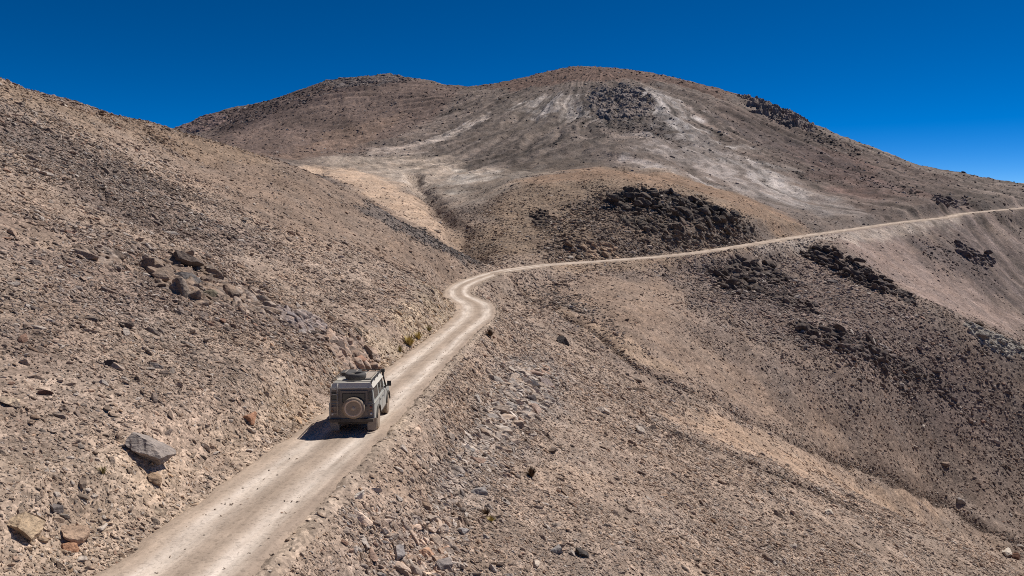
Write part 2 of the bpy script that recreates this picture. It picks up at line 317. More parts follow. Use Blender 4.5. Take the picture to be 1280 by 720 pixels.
# ------------------------------------------------------------------ ground colours (true surface colours of the different earths)
def lin(r, g, b): return np.array([((c / 255) / 12.92 if c / 255 <= .04045 else ((c / 255 + .055) / 1.055) ** 2.4) for c in (r, g, b)], np.float32)
C = np.empty(Z.shape + (3,), np.float32)
TAN = lin(160, 141, 124)
C[:] = TAN
def paint(mask, col, k=1.0):
    m = (mask * k)[..., None]
    C[:] = C * (1 - m) + np.asarray(col, np.float32) * m
farside = np.zeros_like(Z)
Zn = lambda pts_, soft, rag=1.0, seed=0: Zone(pts_, soft, rag, seed)
ZONES = [
    # main mountain, whole far ground first
    ('far', None, lin(124, 111, 101), 1.0),
    ('backhill', Zn([(200, 175), (260, 130), (400, 90), (520, 90), (590, 105), (560, 140), (470, 175), (400, 200), (330, 195)], 12, 1, 1), lin(122, 104, 94), .9),
    ('backdark', Zn([(222, 165), (270, 138), (330, 125), (420, 93), (505, 92), (520, 104), (430, 118), (370, 140), (300, 165), (260, 170)], 10, 1.4, 2), lin(88, 74, 70), .75),
    ('backpale', Zn([(330, 192), (400, 165), (470, 148), (520, 140), (470, 168), (400, 195)], 8, 1.4, 3), lin(140, 118, 102), .6),
    ('peakred', Zn([(600, 105), (680, 86), (740, 80), (850, 96), (935, 118), (900, 124), (800, 102), (720, 100), (640, 115)], 8, 1.2, 4), lin(114, 90, 78), .8),
    ('peakdark', Zn([(720, 112), (750, 104), (800, 108), (830, 140), (880, 165), (850, 185), (780, 165), (730, 150)], 10, 1.4, 5), lin(90, 82, 78), .8),
    ('greyface', Zn([(560, 165), (640, 120), (720, 110), (760, 160), (740, 205), (640, 205), (540, 215)], 16, 1.3, 6), lin(100, 91, 83), .7),
    ('rightface', Zn([(880, 120), (1010, 160), (1130, 205), (1230, 235), (1200, 262), (1080, 265), (1000, 225), (930, 180)], 14, 1.3, 7), lin(104, 89, 81), .75),
    ('rustpatch', Zn([(990, 190), (1050, 190), (1110, 222), (1160, 245), (1080, 250), (1010, 215)], 10, 1.5, 8), lin(116, 93, 84), .7),
    ('darkband', Zn([(880, 135), (960, 160), (1060, 200), (1140, 240), (1090, 240), (1000, 200), (900, 155)], 7, 1.5, 9), lin(84, 75, 73), .6),
    ('white1', Zn([(792, 112), (815, 108), (850, 130), (880, 160), (905, 185), (880, 188), (845, 165), (810, 140)], 9, 2.0, 10), lin(192, 184, 176), .75),
    ('white2', Zn([(690, 118), (735, 122), (740, 150), (700, 150), (640, 135)], 7, 2.2, 11), lin(182, 172, 162), .75),
    ('white3', Zn([(800, 172), (850, 180), (930, 200), (1000, 235), (1045, 268), (1000, 268), (930, 235), (850, 205), (790, 185)], 10, 2.0, 12), lin(170, 160, 152), .6),
    ('white4', Zn([(920, 195), (960, 205), (1010, 240), (985, 250), (935, 220)], 9, 1.8, 13), lin(176, 168, 160), .6),
    ('white5', Zn([(780, 190), (830, 205), (880, 222), (930, 245), (900, 243), (840, 222), (780, 200)], 3, 1.6, 14), lin(184, 174, 165), .6),
    ('whitetrail', Zn([(612, 140), (606, 150), (575, 166), (530, 180), (520, 178), (560, 164), (590, 150)], 2.5, .8, 15), lin(184, 171, 158), .7),
    ('paleflank', Zn([(420, 205), (470, 185), (540, 176), (560, 185), (500, 205), (440, 215)], 7, 1.4, 16), lin(166, 152, 139), .7),
    ('basin', Zn([(372, 208), (440, 196), (560, 195), (690, 215), (640, 235), (590, 262), (560, 262), (520, 240), (450, 225)], 9, 1.2, 17), lin(168, 153, 137), .85),
    ('basinwhite', Zn([(478, 212), (512, 208), (535, 240), (520, 245), (500, 228)], 5, 1.5, 18), lin(196, 180, 162), .7),
    ('basinwhite2', Zn([(580, 215), (610, 222), (560, 245), (575, 225)], 5, 1.8, 19), lin(196, 186, 172), .75),
    ('basinwhite3', Zn([(625, 222), (668, 210), (660, 222), (640, 230)], 4, 1.8, 20), lin(186, 174, 160), .6),
    ('basindark', Zn([(590, 230), (640, 205), (720, 195), (720, 208), (650, 220), (610, 250)], 6, 1.6, 21), lin(108, 96, 84), .6),
    ('orangeslope', Zn([(372, 206), (440, 212), (500, 232), (545, 268), (590, 322), (560, 305), (500, 272), (440, 238)], 4, .8, 22), lin(196, 170, 145), .9),
    ('dome', Zn([(560, 290), (600, 258), (660, 222), (740, 208), (830, 214), (920, 240), (1000, 282), (940, 302), (850, 316), (760, 323), (690, 328), (605, 328)], 8, 1.1, 23), lin(148, 128, 108), .9),
    ('domecap', Zn([(650, 224), (740, 210), (830, 216), (920, 242), (985, 274), (930, 264), (850, 234), (740, 226)], 9, 1.3, 24), lin(152, 124, 101), .7),
    ('domerock', Zn([(668, 272), (690, 268), (700, 290), (730, 285), (720, 262), (760, 238), (830, 238), (890, 258), (945, 284), (955, 300), (860, 314), (760, 322), (700, 322), (680, 300)], 3.5, 1.5, 25), lin(118, 103, 91), .75),
    # opposite slope below the far road
    ('opposite', Zn([(650, 342), (760, 328), (850, 320), (940, 307), (1010, 296), (1280, 262), (1280, 690), (1180, 632), (1060, 582), (940, 532), (800, 466), (700, 396)], 7, 1.2, 26), lin(140, 123, 110), .85),
    ('oppbrown', Zn([(690, 352), (790, 345), (850, 365), (880, 420), (960, 500), (1080, 570), (1160, 610), (1060, 572), (940, 520), (820, 455), (740, 400)], 5, 1.2, 27), lin(158, 136, 117), .75),
    ('oppdark', Zn([(850, 335), (930, 318), (1010, 330), (1100, 372), (1200, 430), (1280, 520), (1280, 570), (1200, 540), (1100, 480), (1000, 430), (900, 380)], 5, 1.5, 28), lin(126, 110, 101), .7),
    ('pinkscree', Zn([(1040, 292), (1100, 288), (1160, 320), (1230, 365), (1280, 395), (1280, 425), (1200, 392), (1110, 345), (1050, 312)], 4, 1.0, 29), lin(158, 138, 126), .9),
    ('greyfold', Zn([(1060, 290), (1130, 282), (1200, 310), (1280, 370), (1280, 330), (1280, 300), (1200, 280)], 6, 1.3, 30), lin(130, 115, 107), .8),
    ('folddark', Zn([(1120, 290), (1200, 310), (1280, 365), (1280, 390), (1200, 350)], 5, 1.5, 31), lin(110, 97, 92), .7),
    ('roadcut', Zn([(930, 308), (1000, 298), (1100, 284), (1200, 271), (1200, 280), (1100, 300), (1000, 312), (940, 318)], 1.6, 1.5, 32), lin(180, 165, 150), .8),
    ('farbank', Zn([(690, 329), (800, 321), (900, 311), (940, 312), (850, 330), (760, 340), (690, 338)], 1.2, 1.0, 321), lin(160, 138, 116), .6),
    ('washfan', Zn([(700, 385), (760, 415), (840, 455), (800, 462), (740, 425)], 2.0, 1.3, 33), lin(176, 152, 128), .7),
    # near slopes
    ('hillbrown', Zn([(225, 165), (370, 210), (460, 250), (590, 330), (570, 355), (500, 330), (400, 300), (300, 260), (200, 200)], 5, 1.2, 34), lin(138, 119, 103), .85),
    ('hilltop', Zn([(-40, 90), (0, 100), (120, 138), (220, 162), (330, 210), (260, 205), (120, 160), (0, 125)], 3, 1.2, 35), lin(146, 125, 104), .7),
    ('greyband', Zn([(-30, 120), (60, 150), (160, 210), (260, 265), (330, 310), (250, 310), (130, 260), (0, 200)], 3.5, 1.6, 36), lin(116, 102, 94), .7),
    ('greyband2', Zn([(460, 252), (530, 285), (600, 330), (585, 332), (520, 300), (450, 262)], 1.5, 1.2, 37), lin(100, 94, 90), .75),
    ('leftgrey', Zn([(0, 300), (130, 290), (200, 350), (160, 400), (60, 430), (0, 400)], 2.2, 1.8, 38), lin(138, 120, 108), .6),
    ('yellow', Zn([(500, 400), (560, 375), (580, 392), (540, 425), (480, 470), (470, 445)], 1.6, 1.3, 39), lin(190, 170, 143), .7),
    ('bank', Zn([(100, 720), (200, 640), (340, 548), (400, 500), (350, 500), (230, 560), (60, 660), (0, 720)], 1.0, 1.4, 40), lin(176, 156, 135), .75),
    ('fore', Zn([(-60, 560), (120, 560), (220, 600), (120, 720), (-60, 760)], 1.0, 1.8, 41), lin(176, 156, 135), .6),
    ('rubble', Zn([(618, 432), (690, 448), (720, 475), (660, 540), (600, 600), (560, 660), (560, 740), (430, 740), (500, 660), (560, 590), (610, 510)], 1.2, 1.4, 42), lin(170, 155, 142), .6),
    ('shoulder', Zn([(330, 720), (480, 560), (625, 402), (640, 425), (600, 490), (540, 580), (440, 720)], .8, 1.2, 43), lin(164, 143, 124), .8),
    ('bench', Zn([(860, 505), (960, 548), (1100, 610), (1180, 640), (1120, 640), (1000, 595), (900, 552), (830, 520)], 2.0, 1.2, 44), lin(178, 152, 128), .7),
]
ZM = {}
strk = .75 * fbm(phi * 46 + .3 * noise(X / 14, Y / 14, 170), rho / 70, 5, 171, .6) + .2 * fbm(X / 9, Y / 9, 4, 172)
for name, zn, col, k in ZONES:
    if zn is None:
        m = sstep(120, 170, R0).astype(np.float32)
    else:
        m = zn(X, Y)
        if name.startswith('white'): m = m * (.3 + .7 * sstep(-.45, .25, strk))
        elif name in ('peakdark', 'darkband', 'backdark', 'greyface', 'paleflank'): m = m * (.4 + .6 * sstep(-.3, .4, strk))
        ZM[name] = zn
    paint(m, col, k)
streak = np.clip(.5 + .5 * fbm(phi * 42 + .5 * noise(X / 20, Y / 20, 70), rho / 60, 4, 71), 0, 1)
wl_ = 1 - .85 * sstep(110, 200, -dxp); iso_ = fbm(X / 30 + Y / 90, Y / 120, 4, 175) * (1 - wl_)
C *= (1 + wfar * (.6 * wl_ * (streak - .5) * 2 + .40 * strk * wl_ + .35 * iso_ + .09 * rng.normal(size=X.shape)))[..., None].astype(np.float32)
mott = fbm(X / 14, Y / 14, 4, 72); mott2 = fbm(X / 2.4, Y / 2.4, 3, 73)
C *= np.clip(1 + .13 * mott + .10 * mott2, .6, 1.5)[..., None].astype(np.float32)
warm = fbm(X / 6, Y / 6, 3, 74)[..., None] * np.array([.03, 0, -.03], np.float32)
C *= (1 + warm).astype(np.float32)
paint(np.exp(-(dw / .6) ** 2), lin(98, 84, 74), .8); paint(np.exp(-(dl / .6) ** 2), lin(92, 78, 68), .75)
paint(np.exp(-((du - 1.2) / 2.2) ** 2), lin(116, 100, 88), .45)
C *= np.array([.87, .86, .875], np.float32)
paint(np.where(aoff < 8, np.exp(-((OFF - HALF - .05) / .35) ** 2), 0), lin(126, 110, 97), .5)
paint(np.where(aoff < 8, 1 - sstep(HALF - .1, HALF + .9, aoff), 0), lin(164, 147, 130), .75)
# ------------------------------------------------------------------ scene helpers
def tag(o, label=None, cat=None, group=None, kind=None):
    if label: o['label'] = label
    if cat: o['category'] = cat
    if group: o['group'] = group
    if kind: o['kind'] = kind
    return o

def link(name, me, parent=None):
    o = bpy.data.objects.new(name, me); COL.objects.link(o)
    if parent: o.parent = parent
    return o

def np_mesh(name, V, Q, col=None, smooth=True, quads=True):
    me = bpy.data.meshes.new(name)
    n = 4 if quads else 3
    me.vertices.add(len(V)); me.vertices.foreach_set('co', np.ascontiguousarray(V, np.float32).ravel())
    me.loops.add(len(Q) * n); me.loops.foreach_set('vertex_index', np.ascontiguousarray(Q, np.int32).ravel())
    me.polygons.add(len(Q)); me.polygons.foreach_set('loop_start', np.arange(0, len(Q) * n, n, dtype=np.int32))
    me.polygons.foreach_set('use_smooth', np.full(len(Q), smooth, bool))
    me.update(calc_edges=True)
    if col is not None:
        a = me.color_attributes.new('tone', 'FLOAT_COLOR', 'POINT')
        a.data.foreach_set('color', np.c_[col, np.ones(len(col))].astype(np.float32).ravel())
    return me

class Nodes:
    def __init__(self, name):
        self.m = bpy.data.materials.new(name); self.m.use_nodes = True
        self.t = self.m.node_tree; self.b = self.t.nodes['Principled BSDF']; self.b.inputs['Roughness'].default_value = .95
        self.b.inputs['Specular IOR Level'].default_value = .15
    def n(self, typ, **kw):
        x = self.t.nodes.new(typ)
        for k, v in kw.items():
            if k in x.inputs.keys() if isinstance(k, str) else False: x.inputs[k].default_value = v
            else: setattr(x, k, v)
        return x
    def l(self, a, b): self.t.links.new(a, b)
    def mul(self, a, b, fac=1.0, mode='MULTIPLY'):
        m = self.n('ShaderNodeMix', data_type='RGBA', blend_type=mode); m.inputs[0].default_value = fac
        self.l(a, m.inputs[6])
        if isinstance(b, (tuple, list)): m.inputs[7].default_value = b
        else: self.l(b, m.inputs[7])
        return m.outputs[2]
    def ramp(self, src, stops):
        r = self.n('ShaderNodeValToRGB')
        els = r.color_ramp.elements
        while len(els) < len(stops): els.new(.5)
        for e, (p, c) in zip(els, stops): e.position = p; e.color = c if len(c) == 4 else (*c, 1)
        self.l(src, r.inputs[0]); return r.outputs[0]
def grey(v): return (v, v, v, 1)

def ground_material():
    N = Nodes('stony_earth'); geo = N.n('ShaderNodeNewGeometry'); pos = geo.outputs['Position']
    att = N.n('ShaderNodeVertexColor', layer_name='tone'); col = att.outputs[0]
    mp = N.n('ShaderNodeMapping'); mp.inputs['Scale'].default_value = (1.0, .8, 1.0); N.l(pos, mp.inputs[0]); p2 = mp.outputs[0]
    wob = N.n('ShaderNodeTexNoise', Scale=2.2, Detail=3.0); N.l(pos, wob.inputs['Vector'])
    add = N.n('ShaderNodeVectorMath', operation='MULTIPLY_ADD'); N.l(wob.outputs['Color'], add.inputs[0]); add.inputs[1].default_value = (.35, .35, .35); N.l(p2, add.inputs[2])
    heights = []
    for sc, lo, hi, amp in ((11., .66, 1.3, .35), (3.4, .78, 1.2, .7), (1.0, .88, 1.12, 1.2)):
        v = N.n('ShaderNodeTexVoronoi', Scale=sc); N.l(add.outputs[0], v.inputs['Vector'])
        bw = N.n('ShaderNodeSeparateColor'); N.l(v.outputs['Color'], bw.inputs[0])
        col = N.mul(col, N.ramp(bw.outputs[0], [(0, grey(lo)), (.55, grey(1)), (1, grey(hi))]))
        sub = N.n('ShaderNodeMath', operation='MULTIPLY'); N.l(v.outputs['Distance'], sub.inputs[0]); sub.inputs[1].default_value = -amp / sc
        gate = N.n('ShaderNodeMath', operation='MULTIPLY'); N.l(sub.outputs[0], gate.inputs[0]); N.l(bw.outputs[1], gate.inputs[1]); heights.append(gate.outputs[0])
    nz = N.n('ShaderNodeTexNoise', Scale=14.0, Detail=6.0); N.l(pos, nz.inputs['Vector'])
    col = N.mul(col, N.ramp(nz.outputs[0], [(.3, grey(.8)), (.5, grey(1)), (.72, grey(1.18))]))
    nz2 = N.n('ShaderNodeTexNoise', Scale=.55, Detail=8.0, Roughness=.68); N.l(p2, nz2.inputs['Vector'])
    col = N.mul(col, N.ramp(nz2.outputs[0], [(.3, (.80, .78, .78, 1)), (.5, grey(1)), (.7, (1.16, 1.14, 1.1, 1))]))
    nz3 = N.n('ShaderNodeTexNoise', Scale=.2, Detail=11.0, Roughness=.78); N.l(pos, nz3.inputs['Vector'])
    col = N.mul(col, N.ramp(nz3.outputs[0], [(.32, grey(.76)), (.5, grey(1)), (.68, grey(1.22))]))
    N.l(col, N.b.inputs['Base Color'])
    h = heights[0]
    for k in heights[1:]:
        a = N.n('ShaderNodeMath', operation='ADD'); N.l(h, a.inputs[0]); N.l(k, a.inputs[1]); h = a.outputs[0]
    a = N.n('ShaderNodeMath', operation='MULTIPLY_ADD'); N.l(nz.outputs[0], a.inputs[0]); a.inputs[1].default_value = .04; N.l(h, a.inputs[2])
    bp = N.n('ShaderNodeBump'); bp.inputs['Strength'].default_value = .65; bp.inputs['Distance'].default_value = .4; N.l(a.outputs[0], bp.inputs['Height']); N.l(bp.outputs[0], N.b.inputs['Normal'])
    return N.m

def road_material():
    N = Nodes('graded_dust'); geo = N.n('ShaderNodeNewGeometry'); pos = geo.outputs['Position']
    att = N.n('ShaderNodeVertexColor', layer_name='tone'); col = att.outputs[0]
    n1 = N.n('ShaderNodeTexNoise', Scale=1.3, Detail=7.0, Roughness=.65); N.l(pos, n1.inputs['Vector'])
    col = N.mul(col, N.ramp(n1.outputs[0], [(.3, grey(.88)), (.5, grey(1)), (.7, grey(1.1))]))
    v = N.n('ShaderNodeTexVoronoi', Scale=16.0); N.l(pos, v.inputs['Vector'])
    bw = N.n('ShaderNodeSeparateColor'); N.l(v.outputs['Color'], bw.inputs[0])
    col = N.mul(col, N.ramp(bw.outputs[0], [(0, grey(.78)), (.25, grey(1)), (1, grey(1.08))]))
    N.l(col, N.b.inputs['Base Color'])
    sm = N.n('ShaderNodeMath', operation='MULTIPLY_ADD'); N.l(v.outputs['Distance'], sm.inputs[0]); sm.inputs[1].default_value = -.03; N.l(n1.outputs[0], sm.inputs[2])
    bp = N.n('ShaderNodeBump'); bp.inputs['Strength'].default_value = .5; bp.inputs['Distance'].default_value = .12; N.l(sm.outputs[0], bp.inputs['Height']); N.l(bp.outputs[0], N.b.inputs['Normal'])
    return N.m

def rock_material(name, src, scale=1.0):
    """src: 'tone' vertex colours or the object's own colour"""
    N = Nodes(name); geo = N.n('ShaderNodeNewGeometry'); pos = geo.outputs['Position']
    if src == 'tone': col = N.n('ShaderNodeVertexColor', layer_name='tone').outputs[0]
    else: col = N.n('ShaderNodeObjectInfo').outputs['Color']
    n1 = N.n('ShaderNodeTexNoise', Scale=3.2 * scale, Detail=8.0, Roughness=.7); N.l(pos, n1.inputs['Vector'])
    col = N.mul(col, N.ramp(n1.outputs[0], [(.3, (.62, .60, .60, 1)), (.5, grey(1)), (.68, (1.28, 1.24, 1.18, 1))]))
    mp = N.n('ShaderNodeMapping'); mp.inputs['Scale'].default_value = (1.2, 3.5, 5.0); mp.inputs['Rotation'].default_value = (.3, .5, .4); N.l(pos, mp.inputs[0])
    n2 = N.n('ShaderNodeTexNoise', Scale=2.0 * scale, Detail=6.0, Roughness=.6); N.l(mp.outputs[0], n2.inputs['Vector'])
    col = N.mul(col, N.ramp(n2.outputs[0], [(.35, grey(.8)), (.6, grey(1.12))]))
    N.l(col, N.b.inputs['Base Color'])
    sm = N.n('ShaderNodeMath', operation='ADD'); N.l(n1.outputs[0], sm.inputs[0]); N.l(n2.outputs[0], sm.inputs[1])
    bp = N.n('ShaderNodeBump'); bp.inputs['Strength'].default_value = .8; bp.inputs['Distance'].default_value = .10 / scale; N.l(sm.outputs[0], bp.inputs['Height']); N.l(bp.outputs[0], N.b.inputs['Normal'])
    return N.m

GROUND_M = ground_material(); ROAD_M = road_material()
STONE_M = rock_material('weathered_stone', 'tone', 1.5); ROCK_M = rock_material('weathered_rock', 'object', 1.0); CRAG_M = rock_material('crag_rock', 'tone', .8)

# ------------------------------------------------------------------ ground sheet
ids = np.arange(NT * NR).reshape(NT, NR)
quads = np.stack([ids[:-1, :-1], ids[:-1, 1:], ids[1:, 1:], ids[1:, :-1]], -1).reshape(-1, 4)
gm = np_mesh('ground', np.stack([X, Y, Z], -1).reshape(-1, 3), quads, C.reshape(-1, 3)); gm.materials.append(GROUND_M)
tag(link('ground', gm), kind='structure')

# ------------------------------------------------------------------ road sheet: two pale wheel lanes, gravelly crown and shoulders
lat = np.r_[-2.45, -2.2, -1.95, np.linspace(-1.8, 1.55, 40), 1.75, 1.95, 2.1]
kk = np.arange(0, len(road), 1)
Sg, Lg = np.meshgrid(S, lat, indexing='ij')
wide = (1 + .30 * sstep(60, 74, road[:, 1]) * (1 - sstep(82, 92, road[:, 1])) + .02 * sstep(100, 190, road[:, 1]))[:, None]
ragw = 1 + sstep(100, 150, road[:, 1]) * (-.30 + .34 * fbm(S / 6, S * 0 + 3, 4, 87)); wide = wide * ragw[:, None]; Lw = Lg * wide
wav = .12 * noise(Sg / 7, Lg * 0 + 1, 80) 
lane = np.exp(-((np.abs(Lg - wav) - .84) / .34) ** 2)
lane2 = np.exp(-((np.abs(Lg - wav * 1.7 + .25) - .86) / .2) ** 2)
dz = -.045 * lane - .02 * lane2 + .03 * np.exp(-(Lg / .4) ** 2) + .012 * fbm(Sg / .8, Lg / .5, 3, 81) + .008 * noise(Sg / .25, Lg / .12, 82)
out = np.where(Lg > 0, Lg + .56, -Lg + .15) + .26 * fbm(Sg / 1.7, np.sign(Lg) * 5, 4, 83)
dz = dz - .26 * sstep(1.9, 2.7, out) + .01
RX, RY = road[:, 0][:, None] + nrm[:, 0][:, None] * Lw, road[:, 1][:, None] + nrm[:, 1][:, None] * Lw
RZ = road[:, 2][:, None] + dz
rc_ = np.empty(RX.shape + (3,), np.float32); rc_[:] = lin(166, 149, 133)
def rp(m, c, k):
    mm = (np.clip(m, 0, 1) * k)[..., None]; rc_[:] = rc_ * (1 - mm) + c * mm
rp(sstep(1.35, 1.9, out), lin(170, 151, 133), .8); rp(sstep(1.55, 1.9, out) * (Lg > 0), lin(140, 123, 109), .6)
patch = np.clip(.62 + .5 * fbm(Sg / 3.2, Lg / .35, 4, 93), .15, 1); rp(lane * patch, lin(206, 192, 177), .9); rp(lane2 * patch, lin(214, 201, 188), .5)
rp(np.exp(-((Lg - wav) / .32) ** 2), lin(150, 132, 115), .55)
rp(sstep(130, 170, RY), lin(168, 150, 133), .45); rp(sstep(110, 135, RY) * np.clip(.6 + .6 * fbm(Sg / 8, Lg / 2, 3, 95), 0, 1), lin(190, 172, 155), .6); rp(sstep(120, 150, RY) * sstep(-.1, .5, fbm(Sg / 5, Lg / 1.2, 3, 96)), lin(140, 122, 107), .6)
gravel = sstep(.25, .8, fbm(Sg / 1.6, Lg / .5, 3, 88))
rp(gravel * (1 - lane), lin(132, 116, 102), .5)
thin = fbm(Sg / 30, Lg / .055, 2, 89); rc_ *= (1 + .10 * thin * lane)[..., None].astype(np.float32)
wash = np.sin(Sg * 9.5 + 1.2 * noise(Sg / 3, Lg / 1.2, 86)) * np.clip(.5 + fbm(Sg / 9, Lg / 3, 2, 92), 0, 1); rc_ *= (1 + .035 * wash * lane)[..., None].astype(np.float32)
st = fbm(Sg / 14, Lg / .16, 4, 84); rc_ *= np.clip(1 + .13 * st + .13 * fbm(Sg / 2.5, Lg / .9, 4, 85), .6, 1.4)[..., None].astype(np.float32)
nk, nl = RX.shape; rid = np.arange(nk * nl).reshape(nk, nl)
rq = np.stack([rid[:-1, :-1], rid[:-1, 1:], rid[1:, 1:], rid[1:, :-1]], -1).reshape(-1, 4)
rm = np_mesh('road', np.stack([RX, RY, RZ], -1).reshape(-1, 3), rq, rc_.reshape(-1, 3)); rm.materials.append(ROAD_M)
tag(link('road', rm), kind='structure')

# ------------------------------------------------------------------ camera, sky, sun
cam = bpy.data.cameras.new('camera'); cam.sensor_width = 36; cam.lens = 36 * F / 1280; cam.clip_start = .5; cam.clip_end = 20000
co = bpy.data.objects.new('camera', cam); COL.objects.link(co); co.rotation_euler = (math.pi / 2 - PITCH, 0, 0); scene.camera = co
SUN_EL, SUN_AZ = math.radians(54), math.radians(50)            # azimuth to the right of straight ahead
sun = bpy.data.lights.new('sun', 'SUN'); sun.energy = 4.3; sun.angle = math.radians(.5); sun.color = (1, .955, .90)
so = bpy.data.objects.new('sun', sun); COL.objects.link(so)
so.rotation_euler = Vector((math.sin(SUN_AZ) * math.cos(SUN_EL), math.cos(SUN_AZ) * math.cos(SUN_EL), math.sin(SUN_EL))).to_track_quat('Z', 'Y').to_euler()
w = bpy.data.worlds.new('World'); scene.world = w; w.use_nodes = True
nt = w.node_tree; bg = nt.nodes['Background']
sky = nt.nodes.new('ShaderNodeTexSky'); sky.sky_type = 'NISHITA'; sky.sun_disc = False; sky.sun_elevation = SUN_EL; sky.sun_rotation = SUN_AZ
sky.altitude = 4600; sky.air_density = .55; sky.dust_density = 0; sky.ozone_density = 6.0
hs = nt.nodes.new('ShaderNodeHueSaturation'); hs.inputs['Saturation'].default_value = 1.3; hs.inputs['Value'].default_value = .66
nt.links.new(sky.outputs[0], hs.inputs['Color']); nt.links.new(hs.outputs[0], bg.inputs['Color']); bg.inputs['Strength'].default_value = .12
vs = scene.view_settings; vs.view_transform = 'Standard'; vs.look = 'None'; vs.exposure = .33
scene.cycles.use_denoising = False; scene.cycles.filter_width = 1.0
scene.cycles.max_bounces = 4; vs.gamma = 1; vs.use_curve_mapping = False
# ------------------------------------------------------------------ stone shapes: ball cut by random planes
def ico(sub):
    bm = bmesh.new(); bmesh.ops.create_icosphere(bm, subdivisions=sub, radius=1)
    V = np.array([v.co[:] for v in bm.verts]); Fc = np.array([[v.index for v in f.verts] for f in bm.faces]); bm.free()
    return V, Fc
def cut_rock(V, r, ncut, lo=.35, hi=.8):
    V = V.copy()
    for _ in range(ncut):
        n = r.normal(size=3); n /= np.linalg.norm(n); d = r.uniform(lo, hi)
        s = V @ n; over = s > d
        V[over] -= np.outer(s[over] - d, n)
    V -= (V.max(0) + V.min(0)) / 2
    return V / np.abs(V).max(0)
I1, F1 = ico(1); I2, F2 = ico(2); I3, F3 = ico(3); I4, F4 = ico(4)
SMALL = [cut_rock(I1, rng, 7, .3, .75) for _ in range(14)]
BIG = [cut_rock(I2, rng, 9, .3, .8) for _ in range(14)]

# ------------------------------------------------------------------ where stones lie
ZS = lambda o, s, r_, sd: Zone(o, s, r_, sd)
DENSE = [  # outline, edge, raggedness, how many times more, tone or None, size factor
    (ZS([(622, 440), (680, 452), (705, 470), (655, 545), (600, 600), (575, 650), (600, 730), (455, 730), (470, 690), (540, 620), (590, 540), (610, 490)], 1.2, 1.4, 50), 2.2, lin(180, 164, 149), 1.3),
    (ZS([(640, 460), (685, 465), (690, 495), (625, 560), (585, 590), (550, 640), (540, 600), (600, 530)], .9, 1.2, 51), 3.4, lin(178, 164, 151), 1.7),
    (ZS([(470, 660), (560, 640), (600, 735), (440, 735)], .8, 1.4, 52), 2.4, lin(174, 154, 138), 1.7),
    (ZS([(-20, 300), (130, 290), (210, 340), (190, 400), (60, 440), (-20, 420)], 2.2, 1.6, 53), 1.6, lin(142, 127, 116), 1.1),
    (ZS([(-20, 110), (60, 150), (160, 210), (260, 262), (330, 300), (250, 300), (130, 250), (-20, 190)], 3.0, 1.5, 54), 1.8, lin(136, 123, 112), 1.2),
    (ZS([(130, 300), (290, 330), (420, 410), (470, 440), (460, 480), (400, 470), (300, 420), (180, 380)], 1.8, 1.6, 55), 2.4, lin(126, 110, 100), 1.3),
    (ZS([(455, 250), (530, 285), (598, 330), (580, 332), (515, 302), (450, 264)], 1.5, 1.3, 56), 3.0, lin(92, 87, 84), 1.2),
    (ZS([(760, 322), (700, 322), (680, 300), (668, 268), (720, 262), (760, 238), (830, 236), (890, 256), (948, 284), (955, 302), (860, 314)], 3.0, 1.5, 57), 5.0, lin(104, 91, 81), 1.3),
    (ZS([(755, 245), (800, 240), (860, 250), (930, 280), (900, 285), (830, 275), (770, 262)], 2.0, 1.4, 58), 6.0, lin(88, 79, 73), 1.6),
    (ZS([(850, 330), (920, 318), (1010, 312), (1110, 362), (1200, 415), (1280, 500), (1280, 560), (1190, 520), (1080, 470), (960, 430), (880, 380)], 5, 1.5, 59), 4.0, lin(146, 130, 120), 1.15),
    (ZS([(870, 335), (940, 318), (1000, 345), (1010, 385), (930, 375)], 2.0, 1.4, 60), 4.0, lin(96, 86, 81), 1.6),
    (ZS([(985, 405), (1060, 415), (1180, 480), (1190, 500), (1090, 470), (1000, 430)], 2.5, 1.4, 61), 4.0, lin(98, 88, 83), 1.6),
    (ZS([(655, 345), (690, 345), (740, 375), (800, 440), (770, 430), (710, 390)], 1.5, 1.5, 62), 2.2, lin(110, 100, 92), 1.2),
    (ZS([(1190, 395), (1240, 415), (1290, 440), (1290, 452), (1230, 432)], 1.5, 1.2, 63), 4.0, lin(150, 145, 140), 1.5),
    (ZS([(1140, 305), (1200, 300), (1250, 325), (1230, 345), (1170, 335)], 4, 1.5, 64), 2.5, lin(92, 82, 78), 1.5),
    (ZS([(720, 112), (750, 104), (800, 108), (850, 150), (830, 175), (740, 160)], 8, 1.4, 65), 4.0, lin(92, 84, 80), 1.5),
    (ZS([(222, 162), (270, 138), (330, 125), (420, 93), (505, 92), (520, 104), (430, 112), (370, 135), (300, 158), (250, 170)], 8, 1.4, 66), 3.5, lin(98, 88, 83), 1.4),
    (ZS([(925, 118), (1015, 158), (1080, 190), (1060, 195), (1000, 170), (925, 130)], 5, 1.4, 67), 4.0, lin(94, 85, 81), 1.4),
    (ZS([(1080, 205), (1160, 245), (1150, 255), (1060, 215)], 5, 1.4, 68), 3.0, lin(78, 68, 66), 1.2),
    (ZS([(500, 400), (560, 372), (585, 392), (545, 425), (480, 465), (440, 500), (400, 520), (300, 570), (200, 630), (100, 690), (0, 740), (0, 650), (150, 590), (330, 520), (430, 440)], 1.0, 1.3, 69), 1.5, lin(176, 154, 130), 1.0),
    (ZS([(690, 327), (850, 312), (930, 304), (930, 297), (850, 304), (700, 318)], 1.5, 1.3, 70), 3.0, lin(96, 84, 74), 1.4),
]
SMOOTH = ['orangeslope', 'domecap', 'basin', 'hillbrown', 'oppbrown', 'pinkscree', 'white1', 'white3', 'paleflank', 'greyfold', 'greyface', 'washfan', 'bench']
